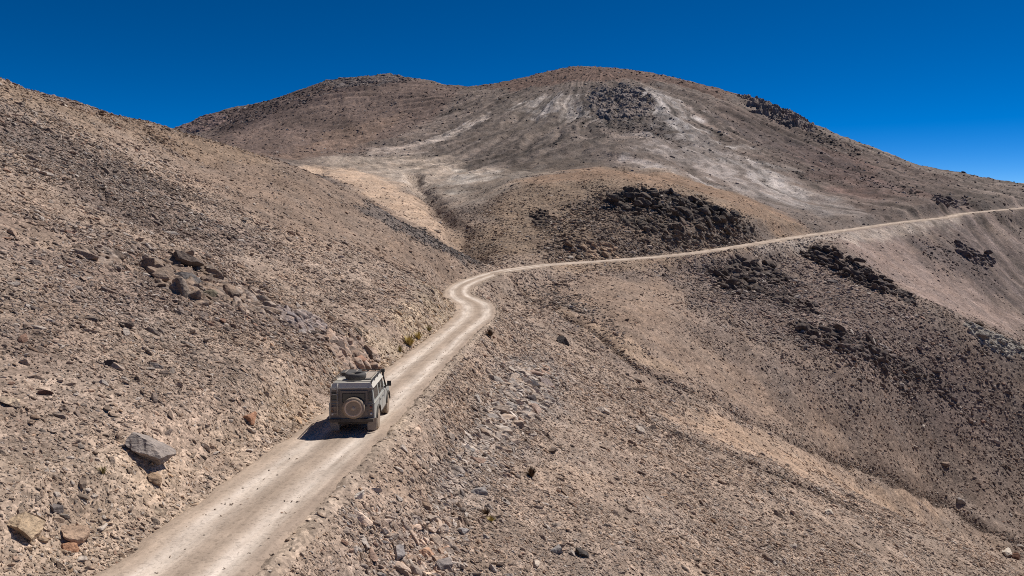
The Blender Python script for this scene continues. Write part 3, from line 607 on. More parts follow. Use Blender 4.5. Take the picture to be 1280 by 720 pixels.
def field(x, y, dw_=None):
    dens = np.full(x.shape, .75) + .55 * np.clip(fbm(x / 9, y / 9, 3, 90), -1, 1.2) + .35 * np.clip(fbm(x / 2.2, y / 2.2, 2, 91), -1, 1.2)
    dens = np.clip(dens, .12, 3)
    r = np.hypot(x, y)
    dens *= 1 - .62 * sstep(170, 300, r) - .25 * sstep(300, 380, r)
    dens *= 1 + .15 * ZM['opposite'](x, y)
    for nm in SMOOTH: dens *= 1 - .72 * ZM[nm](x, y)
    tone = np.zeros(x.shape + (3,)); wt = np.zeros(x.shape); big = np.ones(x.shape)
    for zn, k, t, sz in DENSE:
        m = zn(x, y)
        dens = dens * (1 + (k - 1) * m); big = big * (1 + (sz - 1) * m)
        if t is not None:
            tone = tone * (1 - m[..., None]) + np.asarray(t) * m[..., None]; wt = np.maximum(wt, m)
    return dens, tone, wt, big
def colour_at(x, y):
    t, r = np.arctan2(x, y), np.hypot(x, y)
    j = np.clip(np.rint(np.interp(t, thd, np.arange(NT))), 0, NT - 1).astype(int); k = np.clip(np.rint(np.interp(np.log(r), LR, np.arange(NR))), 0, NR - 1).astype(int)
    return C[j, k]
KEEPOUT = []                                   # plan circles that larger things already fill
ST = {k: [] for k in 'x y s c'.split()}
NS = int(420000 * STONES)
# sizes by a power law; each size is strewn as far as it can still be made out
sz = .03 * (2.4 / .03) ** (rng.random(NS * 3) ** 1.2)
RM = np.minimum(sz * 680, 900)
rr = np.sqrt(rng.random(len(sz))) * RM
ok = rr > 9; sz, rr = sz[ok], rr[ok]
tt = rng.uniform(-.86, .86, len(sz))
sx, sy = rr * np.sin(tt), rr * np.cos(tt)
dens, tone, wt, big = field(sx, sy)
keep = rng.random(len(sx)) < dens * .8
# very large blocks belong only where rock breaks out
lim = .20 + .10 * dens
keep &= (sz < lim * 1.6) | (rng.random(len(sx)) < np.clip((lim / sz) ** 2.2, 0, 1)) | (rr > 330)
sx, sy, sz, rr, tone, wt, big = (a[keep] for a in (sx, sy, sz, rr, tone, wt, big))
sz = sz * np.clip(rng.normal(big, .25), .6, 2.4)
capx = np.where(rr < 320, np.where(rr < 110, 4.5 + 10 * rng.random(len(sz)) ** 2.4, 3.5 + 6 * rng.random(len(sz)) ** 2.4), 1.4 + 2.6 * rng.random(len(sz)) ** 1.6)
capx = capx * np.where(rr < 320, 1 + 1.1 * np.clip(DENSE[1][0](sx, sy) + DENSE[2][0](sx, sy), 0, 1), 1)
sz = np.minimum(sz, capx / F * rr)
soff, sidx = road_coords(sx, sy)
ok = (np.abs(soff - .1) > 2.05 + sz * .5) & (np.hypot(sx + 6.2, sy - 29) > 2.2)
sx, sy, sz, rr, tone, wt, soff = (a[ok] for a in (sx, sy, sz, rr, tone, wt, soff))
# gravel along the shoulders and the loose windrow at the road's outer edge
ne = int(14000 * STONES); cpx = road[np.argmin(abs(road[:, 1] - 27))]
ei = rng.integers(0, int(len(road) * .8), ne); eo = np.where(rng.random(ne) < .62, 1.95 + .28 * rng.normal(size=ne), -2.1 - .4 * np.abs(rng.normal(size=ne)))
ex, ey = road[ei, 0] + nrm[ei, 0] * eo, road[ei, 1] + nrm[ei, 1] * eo
es = rng.uniform(.03, .13, ne) * np.where(rng.random(ne) < .1, 1.7, 1)
okk = (np.hypot(ex, ey) < es * 900) & (np.hypot(ex, ey) > 9) & (ey > 8)
ng = int(3200 * STONES); gi = rng.integers(180, 460, ng); go = np.where(rng.random(ng) < .6, rng.normal(0, .28, ng), rng.uniform(-1.8, 1.6, ng))
gx_, gy_ = road[gi, 0] + nrm[gi, 0] * go, road[gi, 1] + nrm[gi, 1] * go; gs_ = rng.uniform(.025, .075, ng); gk = (gs_ > np.hypot(gx_, gy_) / 1100) & (np.hypot(gx_ - cpx[0], gy_ - cpx[1]) > 3.4)
ex, ey, es, eo = ex[okk], ey[okk], es[okk], eo[okk]
nwash = int(2400 * STONES)
def along(line, n, spread):
    P = np.array([hit(u, v)[:2] for u, v in line]); L = np.r_[0, np.cumsum(np.linalg.norm(np.diff(P, axis=0), axis=1))]
    q = rng.random(n) * L[-1]; return np.interp(q, L, P[:, 0]) + rng.normal(size=n) * spread, np.interp(q, L, P[:, 1]) + rng.normal(size=n) * spread
wx, wy = along(WASH, nwash, .38); wx2, wy2 = along(LINE2, nwash // 3, .5); wx3, wy3 = along(UPGULLY, nwash // 4, 2.0)
ex, ey, es = np.r_[ex, gx_[gk]], np.r_[ey, gy_[gk]], np.r_[es, gs_[gk]]
onroad = len(ex) - gk.sum()
rx1, ry1 = along([(688, 448), (672, 480), (645, 530), (610, 575), (588, 612), (545, 655), (500, 700), (470, 730)], int(1500 * STONES), .75)
rx2, ry2 = along([(300, 385), (350, 398), (400, 420), (440, 440), (468, 462)], int(260 * STONES), .7)
ro_, _ = road_coords(rx1, ry1); rk_ = ro_ > 2.4; rx1, ry1 = rx1[rk_], ry1[rk_]
ax = np.r_[ex, wx, wx2, wx3, rx1, rx2]; ay = np.r_[ey, wy, wy2, wy3, ry1, ry2]; as_ = np.r_[es, rng.uniform(.10, .38, len(wx) + len(wx2)), rng.uniform(.2, .5, len(wx3)), .07 * (.36 / .07) ** rng.random(len(rx1)), .12 * (.6 / .12) ** rng.random(len(rx2))]
at_ = np.tile(lin(116, 100, 88), (len(ax), 1)); at_[-len(rx1) - len(rx2):] = lin(166, 152, 140); at_[-len(rx2):] = lin(120, 106, 97); at_[:len(ex)] = lin(138, 121, 107); at_[onroad:len(ex)] = lin(160, 144, 128)
sx, sy, sz = np.r_[sx, ax], np.r_[sy, ay], np.r_[sz, as_]
tone = np.vstack([tone, at_]); wt = np.r_[wt, np.full(len(ax), .7)]; rr = np.hypot(sx, sy)
n = len(sx)
szz = ground_z(sx, sy)
k0 = len(sz) - len(ax); szz[k0 + onroad:k0 + len(ex)] += .085
gx = (ground_z(sx + .6, sy) - ground_z(sx - .6, sy)) / 1.2; gy = (ground_z(sx, sy + .6) - ground_z(sx, sy - .6)) / 1.2
gnd = colour_at(sx, sy)
shade = np.clip(rng.lognormal(0, .22, n), .5, 1.75)[:, None]
tint = 1 + rng.normal(0, .035, (n, 1)) * np.array([1.2, 0, -1.2])
base = gnd * .92 * (1 - .62 * wt[:, None]) + tone * .62 * wt[:, None]
pick = rng.random(n)[:, None]
scol = base * 1.08 * shade * tint
scol = np.where(pick < .10, scol * .3 + lin(190, 178, 166) * .7, scol)
scol = np.where((pick > .10) & (pick < .20), scol * .55 + lin(108, 96, 90) * .45, scol)
scol = np.where((pick > .20) & (pick < .225), scol * .5 + lin(156, 118, 98) * .5, scol)
scol = np.clip(scol, .02, .72)
# long axis lies down the fall line, slabs leaning
yaw = rng.normal(-.1, .42, n) + np.where(rng.random(n) < .2, rng.uniform(-1.5, 1.5, n), 0)
tx, ty = rng.normal(0, .30, n), rng.normal(-.12, .25, n)
dim = np.stack([sz * rng.uniform(.85, 1.5, n), sz * rng.uniform(.3, .68, n), sz * rng.uniform(.28, .68, n)], 1) * .5
def frames(gx, gy, yaw, tx, ty):
    N_ = np.stack([-gx + tx, -gy + ty, np.ones_like(gx)], 1); N_ /= np.linalg.norm(N_, axis=1)[:, None]
    A = np.stack([np.cos(yaw), np.sin(yaw), 0 * yaw], 1); A -= (A * N_).sum(1)[:, None] * N_; A /= np.linalg.norm(A, axis=1)[:, None]
    B = np.cross(N_, A)
    return np.stack([A, B, N_], 2)              # columns
FR = frames(gx, gy, yaw, tx, ty)
POSN = np.stack([sx, sy, szz], 1) + FR[:, :, 2] * (dim[:, 2] * rng.uniform(.05, .6, n))[:, None]
pxs = sz / rr * F
NIND = 265
ind = []                                        # the ones that show largest become stones of their own
infr = (np.abs(sx / sy) < .735) & (sy > 10)
vv = 360 - F * (sy * SP + szz * CP) / (sy * CP - szz * SP); infr &= vv < 715
order = np.argsort(-np.where(infr & (rr < 150), pxs, 0))
ind = order[:NIND]
rest = np.ones(n, bool); rest[ind] = False
VS, FS, CS = [], [], []; base_i = 0
which = rng.integers(0, 14, n); bigone = pxs > 9
for lib, FF, sel0 in ((SMALL, F1, rest & ~bigone), (BIG, F2, rest & bigone)):
    for k in range(14):
        s = np.nonzero(sel0 & (which == k))[0]
        if not len(s): continue
        P = lib[k][None] * dim[s][:, None]; P = np.einsum('nij,nkj->nki', FR[s], P) + POSN[s][:, None]
        m = lib[k].shape[0]
        VS.append(P.reshape(-1, 3)); FS.append((FF[None] + (np.arange(len(s)) * m)[:, None, None] + base_i).reshape(-1, 3)); CS.append(np.repeat(scol[s], m, 0)); base_i += len(s) * m
sm_ = np_mesh('stones', np.vstack(VS), np.vstack(FS), np.vstack(CS), smooth=False, quads=False); sm_.materials.append(STONE_M)
tag(link('stones', sm_), 'scree of small tan and grey stones strewn over the slopes', 'stones', kind='stuff')
print('stones', n, 'faces', sum(map(len, FS)))
# ------------------------------------------------------------------ crags: bedrock breaking through the slope
def cells(x, y, seed):
    xi, yi = np.floor(x).astype(np.int64), np.floor(y).astype(np.int64)
    d1 = np.full(x.shape, 9.0); d2 = np.full(x.shape, 9.0); h = np.zeros(x.shape); gxx = np.zeros(x.shape); gyy = np.zeros(x.shape); ddx = np.zeros(x.shape); ddy = np.zeros(x.shape)
    for i in (-1, 0, 1):
        for j in (-1, 0, 1):
            cx, cy = xi + i, yi + j
            px = cx + .1 + .8 * rnd2(cx, cy, seed); py = cy + .1 + .8 * rnd2(cx, cy, seed + 1)
            d = np.hypot(x - px, y - py)
            c = d < d1
            d2 = np.where(c, d1, np.minimum(d2, d)); d1 = np.where(c, d, d1)
            h = np.where(c, rnd2(cx, cy, seed + 2), h); gxx = np.where(c, rnd2(cx, cy, seed + 3) - .5, gxx); gyy = np.where(c, rnd2(cx, cy, seed + 4) - .5, gyy)
            ddx = np.where(c, x - px, ddx); ddy = np.where(c, y - py, ddy)
    return h + 1.7 * (gxx * ddx + gyy * ddy), d2 - d1, h

def crag(outline, block, H, tone, label, strike=.35, seed=0, soft=None, group='rock outcrops breaking through the slopes'):
    soft = soft or block * .8
    zn = Zone(outline, soft, .9, seed + 200)
    c = (zn.P.min(0) + zn.P.max(0)) / 2; dist = np.hypot(*c)
    cor = np.array([[zn.lo[0], zn.lo[1]], [zn.hi[0], zn.lo[1]], [zn.hi[0], zn.hi[1]], [zn.lo[0], zn.hi[1]]])
    t_, r_ = np.arctan2(cor[:, 0], cor[:, 1]), np.hypot(cor[:, 0], cor[:, 1])
    stp = max(.00062, .028 / dist)
    nt_, nr_ = int((t_.max() - t_.min()) / stp) + 2, int(min(420, (r_.max() - max(r_.min(), zn.lo[1] * .98)) / max(block / 9, .05))) + 2
    tg, rg = np.meshgrid(np.linspace(t_.min(), t_.max(), nt_), np.linspace(r_.min() * .97, r_.max(), nr_), indexing='ij')
    x, y = rg * np.sin(tg), rg * np.cos(tg)
    m = zn(x, y); m = m * (1 - .75 * sstep(.05, .5, fbm(x / (block * 1.9), y / (block * 1.9), 3, seed + 77)))
    z = ground_z(x, y)
    wx_, wy_ = x + block * .3 * fbm(x / block, y / block, 3, seed + 7), y + block * .3 * fbm(x / block, y / block, 3, seed + 11)
    cs, sn = math.cos(strike), math.sin(strike)
    p, q = (wx_ * cs - wy_ * sn), (wx_ * sn + wy_ * cs)
    h1, e1, k1 = cells(p / (block * 1.7), q / (block * .9), seed); h2, e2, k2 = cells(p / (block * .7), q / (block * .42), seed + 20); h3, e3, k3 = cells(p / (block * .27), q / (block * .2), seed + 40)
    H = H * .32; up = H * (.10 + .80 * np.clip(h1, 0, 1.3) + .38 * (h2 - .4) + .10 * (h3 - .5)) - H * .30 * (1 - sstep(0, .16, e1)) - H * .12 * (1 - sstep(0, .2, e2))
    up = up + H * .06 * fbm(x / (block * .3), y / (block * .3), 3, seed + 3)
    gate = sstep(.12, .9, m + .35 * (h1 - .5))
    zz = z + up * gate - (1 - gate) * (.25 + .25 * H)
    vis = gate > .01
    qv = vis[:-1, :-1] | vis[1:, :-1] | vis[1:, 1:] | vis[:-1, 1:]
    idg = np.arange(nt_ * nr_).reshape(nt_, nr_)
    Q = np.stack([idg[:-1, :-1], idg[:-1, 1:], idg[1:, 1:], idg[1:, :-1]], -1)[qv]
    # keep the biggest connected patch only, so the crag is one body
    lab = idg.ravel().copy()
    while True:
        mn = lab[Q].min(1); old = lab.copy()
        for k_ in range(4): np.minimum.at(lab, Q[:, k_], mn)
        lab = np.minimum(lab, lab[lab])
        if (lab == old).all(): break
    vals, cnt = np.unique(lab[Q[:, 0]], return_counts=True)
    Q = Q[lab[Q[:, 0]] == vals[np.argmax(cnt)]]
    used = np.unique(Q); remap = np.full(nt_ * nr_, -1); remap[used] = np.arange(len(used))
    V = np.stack([x, y, zz], -1).reshape(-1, 3)[used]
    col_ = np.asarray(tone)[None, None] * 1.25 * (.72 + .5 * k1 + .3 * (k2 - .5) + .2 * (k3 - .5))[..., None] * (1 + .06 * fbm(x / block, y / block, 2, seed + 9)[..., None] * np.array([1.3, 0, -1.3]))
    o0 = V.mean(0); o0[2] = V[:, 2].min()
    me = np_mesh('rock_outcrop', V - o0, remap[Q], np.clip(col_, .015, .7).reshape(-1, 3)[used], smooth=False); me.materials.append(CRAG_M)
    o = link('rock_outcrop', me); o.location = o0
    tag(o, label, 'outcrop', group)
    return o

def outcrop(outline, block, H, tone, label, strike=.35, seed=0, soft=None, group='rock outcrops breaking through the slopes'):
    """a mass of leaning fractured slabs grown together into one rock"""
    r = np.random.default_rng(seed + 700); zn = Zone(outline, soft or block * .6, .8, seed + 200)
    d = np.hypot(*((zn.P.min(0) + zn.P.max(0)) / 2)); area = np.prod(zn.P.max(0) - zn.P.min(0))
    px_ = r.uniform(zn.P[:, 0].min(), zn.P[:, 0].max(), 4000); py_ = r.uniform(zn.P[:, 1].min(), zn.P[:, 1].max(), 4000); fb_ = fbm(px_ / (block * 2.2), py_ / (block * 2.2), 3, seed + 77)
    k = np.nonzero((zn(px_, py_) > .4) & (fb_ < .45))[0]
    want = int(np.clip(area * len(k) / 4000 / (block * (.44 if d > 100 else .62)) ** 2 * 2.6, 30, 1000)); k = k[:want]
    px_, py_ = px_[k], py_[k]; m = len(k)
    g1 = (ground_z(px_ + .5, py_) - ground_z(px_ - .5, py_)); g2 = (ground_z(px_, py_ + .5) - ground_z(px_, py_ - .5)); gz = ground_z(px_, py_)
    block = block * (.44 if d > 100 else .62); H = H * (1.0 if d > 100 else 1.15); tone = np.asarray(tone) * (1.35 if d > 100 else 1.1); s_ = block * np.clip(r.lognormal(-.2, .5, m), .35, 2.1)
    dm = np.stack([s_ * r.uniform(.7, 1.15, m), s_ * r.uniform(.3, .62, m), s_ * r.uniform(.3, .62, m)], 1) * .74
    Fr_ = frames(g1 * .6, g2 * .6, -strike + r.normal(0, .38, m), r.normal(.10, .30, m), r.normal(-.28, .28, m))
    ctr = np.stack([px_, py_, gz], 1) + Fr_[:, :, 2] * (dm[:, 2] * r.uniform(-.1, .7, m) * H)[:, None]
    VV, FFs = [], []
    for i in range(m):
        V = cut_rock(I2, r, 11, .28, .75); VV.append((V * dm[i]) @ Fr_[i].T + ctr[i]); FFs.append(F2 + i * len(I2))
    for i in range(m):          # buried root that ties the slabs together
        VV.append((I2 * np.array([1.15, 1.15, .34]) * block) @ Fr_[i].T + np.array([px_[i], py_[i], gz[i] - .5 * block])); FFs.append(F2 + (m + i) * len(I2))
    VV = np.vstack(VV); o0 = VV.mean(0); o0[2] = gz.min()
    tmp_me = np_mesh('tmp', VV - o0, np.vstack(FFs), None, False, False); tmp_o = link('tmp', tmp_me)
    md = tmp_o.modifiers.new('fuse', 'REMESH'); md.mode = 'VOXEL'; md.voxel_size = max(.03, d * .0008); md.adaptivity = 0
    ev = tmp_o.evaluated_get(bpy.context.evaluated_depsgraph_get()); em = ev.to_mesh()
    nv = len(em.vertices); V = np.empty(nv * 3, np.float32); em.vertices.foreach_get('co', V); V = V.reshape(-1, 3).astype(float)
    em.calc_loop_triangles(); T = np.empty(len(em.loop_triangles) * 3, np.int32); em.loop_triangles.foreach_get('vertices', T); T = T.reshape(-1, 3)
    ev.to_mesh_clear(); bpy.data.objects.remove(tmp_o); bpy.data.meshes.remove(tmp_me)
    lab = np.arange(nv)
    while True:
        mn = lab[T].min(1); old = lab.copy()
        for k_ in range(3): np.minimum.at(lab, T[:, k_], mn)
        lab = np.minimum(lab, lab[lab])
        if (lab == old).all(): break
    vals, cnt = np.unique(lab[T[:, 0]], return_counts=True); T = T[lab[T[:, 0]] == vals[np.argmax(cnt)]]
    used = np.unique(T); remap = np.full(nv, -1); remap[used] = np.arange(len(used)); V = V[used]; T = remap[T]
    W = V + o0
    V = V + (.05 * block * fbm(W[:, 0] / (block * .3) + W[:, 2] / (block * .25), W[:, 1] / (block * .3) - W[:, 2] / (block * .3), 3, seed))[:, None] * np.array([.6, .6, .5])
    c1 = cells(W[:, 0] / block + .4 * W[:, 2] / block, W[:, 1] / block * 1.4 - .5 * W[:, 2] / block, seed)[2]
    col_ = np.asarray(tone)[None] * 1.3 * (.66 + .66 * c1 + .16 * fbm(W[:, 0] / block * 2, W[:, 1] / block * 2, 3, seed + 5))[:, None] * (1 + .06 * fbm(W[:, 0] / block, W[:, 1] / block, 2, seed + 9)[:, None] * np.array([1.3, 0, -1.3]))
    me = np_mesh('rock_outcrop', V, T, np.clip(col_, .015, .7), False, False); me.materials.append(CRAG_M)
    o = link('rock_outcrop', me); o.location = o0; tag(o, label, 'outcrop', group); return o

outcrop([(762, 250), (800, 239), (838, 243), (882, 257), (928, 277), (940, 288), (905, 287), (850, 274), (800, 266), (770, 261)], 2.4, 3.4, lin(74, 66, 60), 'long dark jagged crag crowning the right shoulder of the brown dome', .4, 1)
outcrop([(800, 282), (850, 274), (915, 290), (905, 304), (845, 303), (812, 298)], 2.0, 2.0, lin(84, 74, 66), 'low dark rock rib midway between the dome crest and the far road', .3, 2)
outcrop([(662, 268), (684, 264), (692, 279), (674, 285)], 1.3, 1.7, lin(78, 68, 60), 'small dark lone knob on the bare left part of the brown dome', .5, 3)
outcrop([(726, 306), (762, 304), (778, 318), (744, 324), (728, 320)], 1.8, 1.7, lin(122, 104, 88), 'rounded brown outcrop at the inner edge of the far road below the dome', .2, 4)
outcrop([(700, 296), (735, 288), (745, 299), (712, 310)], 1.6, 1.3, lin(96, 82, 70), 'low broken brown rib on the dome above the road, left of the rounded outcrop', .6, 44)
outcrop([(772, 268), (800, 272), (830, 284), (815, 290), (782, 284)], 1.8, 1.6, lin(80, 71, 63), 'dark broken rib on the dome directly under the left end of its crest crag', .4, 45)
outcrop([(886, 345), (922, 326), (965, 332), (982, 352), (940, 364), (905, 360)], 2.2, 2.3, lin(78, 69, 63), 'broad dark crag on the slope just under the far road', .35, 5)
outcrop([(998, 307), (1030, 311), (1075, 334), (1112, 356), (1116, 369), (1080, 360), (1040, 338), (1004, 320)], 2.2, 3.2, lin(76, 67, 62), 'long dark rock spine on the spur crest beside the pink scree', .5, 6)
outcrop([(955, 366), (1012, 378), (1022, 393), (975, 384)], 1.7, 1.7, lin(82, 72, 66), 'small dark ledge between the broad crag and the rocks lower on the slope', .35, 7)
outcrop([(992, 404), (1055, 414), (1112, 446), (1104, 460), (1045, 438), (1000, 420)], 1.8, 1.8, lin(78, 69, 64), 'chain of dark ledges low on the opposite slope', .4, 8)
outcrop([(1118, 449), (1162, 464), (1168, 478), (1130, 470)], 1.5, 1.7, lin(76, 67, 62), 'short dark ledge at the lower right end of the chain of ledges', .4, 9)
outcrop([(1120, 362), (1140, 372), (1146, 384), (1126, 376)], 1.3, 1.6, lin(72, 64, 60), 'small dark knob at the lower end of the rock spine', .4, 10)
outcrop([(1196, 304), (1242, 324), (1236, 337), (1198, 320)], 2.2, 2.0, lin(86, 76, 72), 'dark outcrop in the brown fold at the far right under the road', .4, 11)
outcrop([(1198, 400), (1250, 419), (1288, 438), (1276, 445), (1222, 427)], 1.7, 1.7, lin(116, 110, 102), 'pale grey rock rib below the pink scree at the right', .4, 12)
crag([(925, 121), (965, 129), (1016, 154), (1020, 166), (988, 160), (940, 140)], 5.0, 12.0, lin(116, 104, 97), 'dark toothed crag standing on the skyline right of the main peak', .4, 13, soft=3)
crag([(742, 110), (790, 107), (818, 124), (802, 150), (754, 148), (735, 126)], 5.0, 6.0, lin(112, 102, 96), 'dark rock face just below the main summit beside the white scree', .9, 14, soft=5)
crag([(398, 104), (440, 95), (500, 93), (528, 101), (484, 105), (424, 111)], 6.0, 5.0, lin(100, 90, 85), 'dark rocky cap on the summit of the left back mountain', .2, 15, soft=5)
crag([(221, 160), (262, 142), (284, 149), (252, 166)], 6.0, 5.0, lin(106, 90, 85), 'dark reddish rocks at the far left end of the back mountain', .3, 16, soft=5)
outcrop([(1166, 247), (1204, 250), (1206, 256), (1170, 254)], 2.4, 2.2, lin(84, 74, 70), 'small dark ledge above the far right end of the road', .2, 17)
outcrop([(186, 326), (236, 320), (286, 355), (292, 379), (256, 381), (214, 369), (190, 350)], .95, .8, lin(118, 103, 91), 'largest dark slabby outcrop on the hillside left of the road', .35, 18, soft=.5)
outcrop([(286, 362), (326, 361), (338, 394), (304, 393)], .8, 1.3, lin(132, 117, 105), 'brown outcrop with a shadowed hollow, right of the largest slabby one', .5, 19, soft=.4)
outcrop([(394, 418), (440, 419), (472, 444), (468, 470), (440, 466), (406, 438)], .75, 1.2, lin(138, 120, 107), 'reddish rock outcrop in the bank directly behind the off-road vehicle', .5, 20, soft=.35)
outcrop([(100, 309), (138, 310), (142, 325), (106, 326)], .8, .5, lin(120, 106, 95), 'small grey ledge up the hillside left of the largest slabby outcrop', .3, 21, soft=.4)
outcrop([(345, 385), (398, 398), (408, 420), (360, 408)], .7, .6, lin(126, 114, 108), 'low lilac grey ledge between the hollowed outcrop and the reddish one', .4, 22, soft=.4)

# ------------------------------------------------------------------ boulders worth naming
def slope_frame(p, yaw, tx=0., ty=0.):
    g1 = (ground_z(np.array([p[0] + .5]), np.array([p[1]])) - ground_z(np.array([p[0] - .5]), np.array([p[1]])))
    g2 = (ground_z(np.array([p[0]]), np.array([p[1] + .5])) - ground_z(np.array([p[0]]), np.array([p[1] - .5])))
    return frames(g1, g2, np.array([yaw]), np.array([tx]), np.array([ty]))[0]

def place(o, p, Fm, dims, lift):
    M = Matrix.Identity(4)
    for i in range(3):
        for k in range(3): M[i][k] = Fm[i, k] * dims[k]
        M[i][3] = p[i] + Fm[i, 2] * dims[2] * lift
    o.matrix_world = M
def boulder(u, v, px, asp, tall, col, label, yaw=0., tx=0., ty=0., lift=.35, seed=0):
    r = np.random.default_rng(900 + seed); p = hit(u, v); s = px / F * p[1]
    V = cut_rock(I4, r, 11, .35, .8)
    n3 = fbm(V[:, 0] * 2.1 + V[:, 2] * 1.3 + seed, V[:, 1] * 2.1 - V[:, 2] * 1.7, 4, seed + 300)
    V = V * (1 + .085 * n3[:, None])
    me = np_mesh('boulder', V, F4, None, smooth=False, quads=False); me.materials.append(ROCK_M)
    o = link('boulder', me); o.color = (*lin(*col), 1)
    place(o, p, slope_frame(p, yaw, tx, ty), np.array([s * .5, s * .5 * asp, s * .5 * tall]), lift)
    tag(o, label, 'boulder', 'named boulders on the slopes')
    return o
BOULDERS = [
    (182, 568, 62, .72, .42, (150, 139, 131), 'largest grey boulder on the left slope, dark hollow under it', .35, -.2, .12, .7),
    (192, 600, 20, .8, .7, (165, 140, 115), 'tan block just below the largest grey boulder', .2, 0, -.2, .4),
    (313, 525, 24, .7, .7, (176, 134, 108), 'rusty red boulder in the cut bank left of the vehicle', .9, .2, -.3, .4),
    (57, 492, 17, .8, .7, (96, 74, 68), 'dark reddish stone standing alone high on the left slope', .2, 0, -.2, .4),
    (12, 504, 24, .8, .6, (184, 164, 142), 'pale flat stone at the left picture edge above the grey boulder', .2, 0, -.2, .35),
    (137, 456, 19, .6, .8, (84, 76, 74), 'dark split stone alone on open ground under the slabby outcrop', 1.1, .2, -.3, .4),
    (195, 458, 18, .7, .5, (126, 116, 110), 'flat grey stone casting a dark shadow, right of the split stone', .2, 0, -.2, .4),
    (30, 662, 46, .8, .55, (176, 154, 128), 'broad tan rock jutting from the slope in the bottom left corner', .3, .2, -.3, .3),
    (92, 668, 36, .8, .55, (172, 146, 124), 'brown flat rock to the right of the broad tan rock', .3, .2, -.3, .35),
    (88, 685, 24, .7, .5, (176, 134, 106), 'orange brown slab tucked under the brown flat rock', .2, 0, -.1, .4),
    (70, 636, 20, .7, .6, (112, 104, 100), 'dark grey slab above the broad tan rock, lower left', .3, .1, -.2, .4),
    (200, 640, 18, .7, .5, (180, 160, 138), 'pale slab on the left bank nearest the road bottom', .3, .1, -.2, .4),
    (703, 429, 17, .8, .75, (74, 68, 66), 'dark lone boulder on the crest of the right slope past the bend', .2, 0, -.2, .5),
    (681, 481, 22, .8, .6, (140, 126, 120), 'rounded grey boulder at the top of the rubble band', .4, 0, -.2, .4),
    (664, 501, 17, .7, .7, (92, 84, 82), 'dark squat stone below the rounded grey boulder', .2, 0, -.2, .5),
    (752, 513, 22, .6, .45, (196, 180, 164), 'pale slab lying open on the right slope, uppermost pale one there', .2, 0, -.2, .4),
    (799, 540, 18, .7, .6, (182, 168, 154), 'pale stone at the head of the lower dark line on the right slope', .2, 0, -.2, .4),
    (814, 536, 18, .5, .5, (120, 106, 96), 'brown slab touching the pale stone at the lower dark line', .4, 0, -.2, .4),
    (688, 565, 18, .6, .6, (98, 84, 74), 'dark brown stone alone on the open right slope', .3, .1, -.3, .4),
    (450, 621, 20, .6, .7, (206, 194, 180), 'whitish stone tilted upright on the outer shoulder of the road', 1.2, .2, -.3, .4),
    (597, 615, 24, .6, .5, (150, 142, 136), 'long grey slab in the lower rubble', .4, .1, -.2, .4),
    (496, 692, 26, .7, .7, (142, 134, 130), 'grey upright block in the rubble by the bottom edge', .7, .2, -.3, .4),
    (579, 666, 18, .7, .6, (158, 150, 144), 'grey stone lying right of the rubble band near the bottom', .3, .1, -.2, .4),
    (694, 689, 26, .5, .55, (138, 132, 128), 'grey wedge stone on bare earth along the bottom edge', .7, .2, -.3, .45),
    (727, 693, 24, .5, .5, (84, 78, 74), 'dark flat stone right of the grey wedge stone', .3, .1, -.2, .45),
    (669, 706, 18, .6, .5, (192, 176, 160), 'pale stone left of and below the grey wedge stone', 1.0, .1, -.2, .4),
    (553, 709, 26, .8, .6, (140, 130, 124), 'big grey stone cut by the bottom edge in the rubble', .3, .1, -.2, .4),
    (535, 694, 28, .8, .5, (188, 150, 124), 'orange stained rock in the rubble at the bottom', .6, .1, -.2, .35),
    (1258, 691, 18, .7, .5, (192, 180, 166), 'pale stone in the bottom right corner', .3, .1, -.2, .4),
    (1268, 696, 17, .6, .5, (112, 84, 70), 'brown stone touching the pale one in the bottom right corner', .4, .1, -.2, .4),
    (1200, 627, 15, .7, .6, (150, 142, 136), 'grey rock sitting in the dry wash at lower right', .4, .1, -.2, .4),
    (1035, 642, 16, .7, .6, (186, 172, 156), 'pale stone on the lower right slope under the second dark line', .4, .1, -.2, .4),
    (228, 352, 44, .45, .5, (120, 114, 110), 'long smooth grey slab leaning across the front of the largest outcrop', .5, .2, -.3, .5),
    (232, 333, 40, .5, .5, (108, 96, 88), 'brown slab lying on top of the largest outcrop', .5, .2, -.2, .9),
    (261, 371, 17, .8, .8, (116, 108, 92), 'rounded olive grey stone wedged under the largest outcrop', .3, 0, -.2, .5),
    (238, 352, 14, .8, .8, (150, 116, 96), 'small reddish stone wedged between slabs of the largest outcrop', .3, 0, -.2, .9),
    (447, 452, 24, .55, .5, (166, 130, 110), 'red slab leaning on the reddish outcrop above the vehicle roof', .9, .3, -.3, .6),
    (420, 434, 26, .5, .45, (112, 98, 90), 'dark slab at the top of the reddish outcrop', .6, .2, -.3, .7),
    (366, 400, 24, .6, .5, (136, 126, 124), 'lilac grey slab on the low ledge', .4, .2, -.3, .6),
]
for i, b in enumerate(BOULDERS):
    boulder(*b[:6], b[6], b[7], b[8], b[9], b[10] - (.16 if i and i < 33 else 0), seed=i * 7)

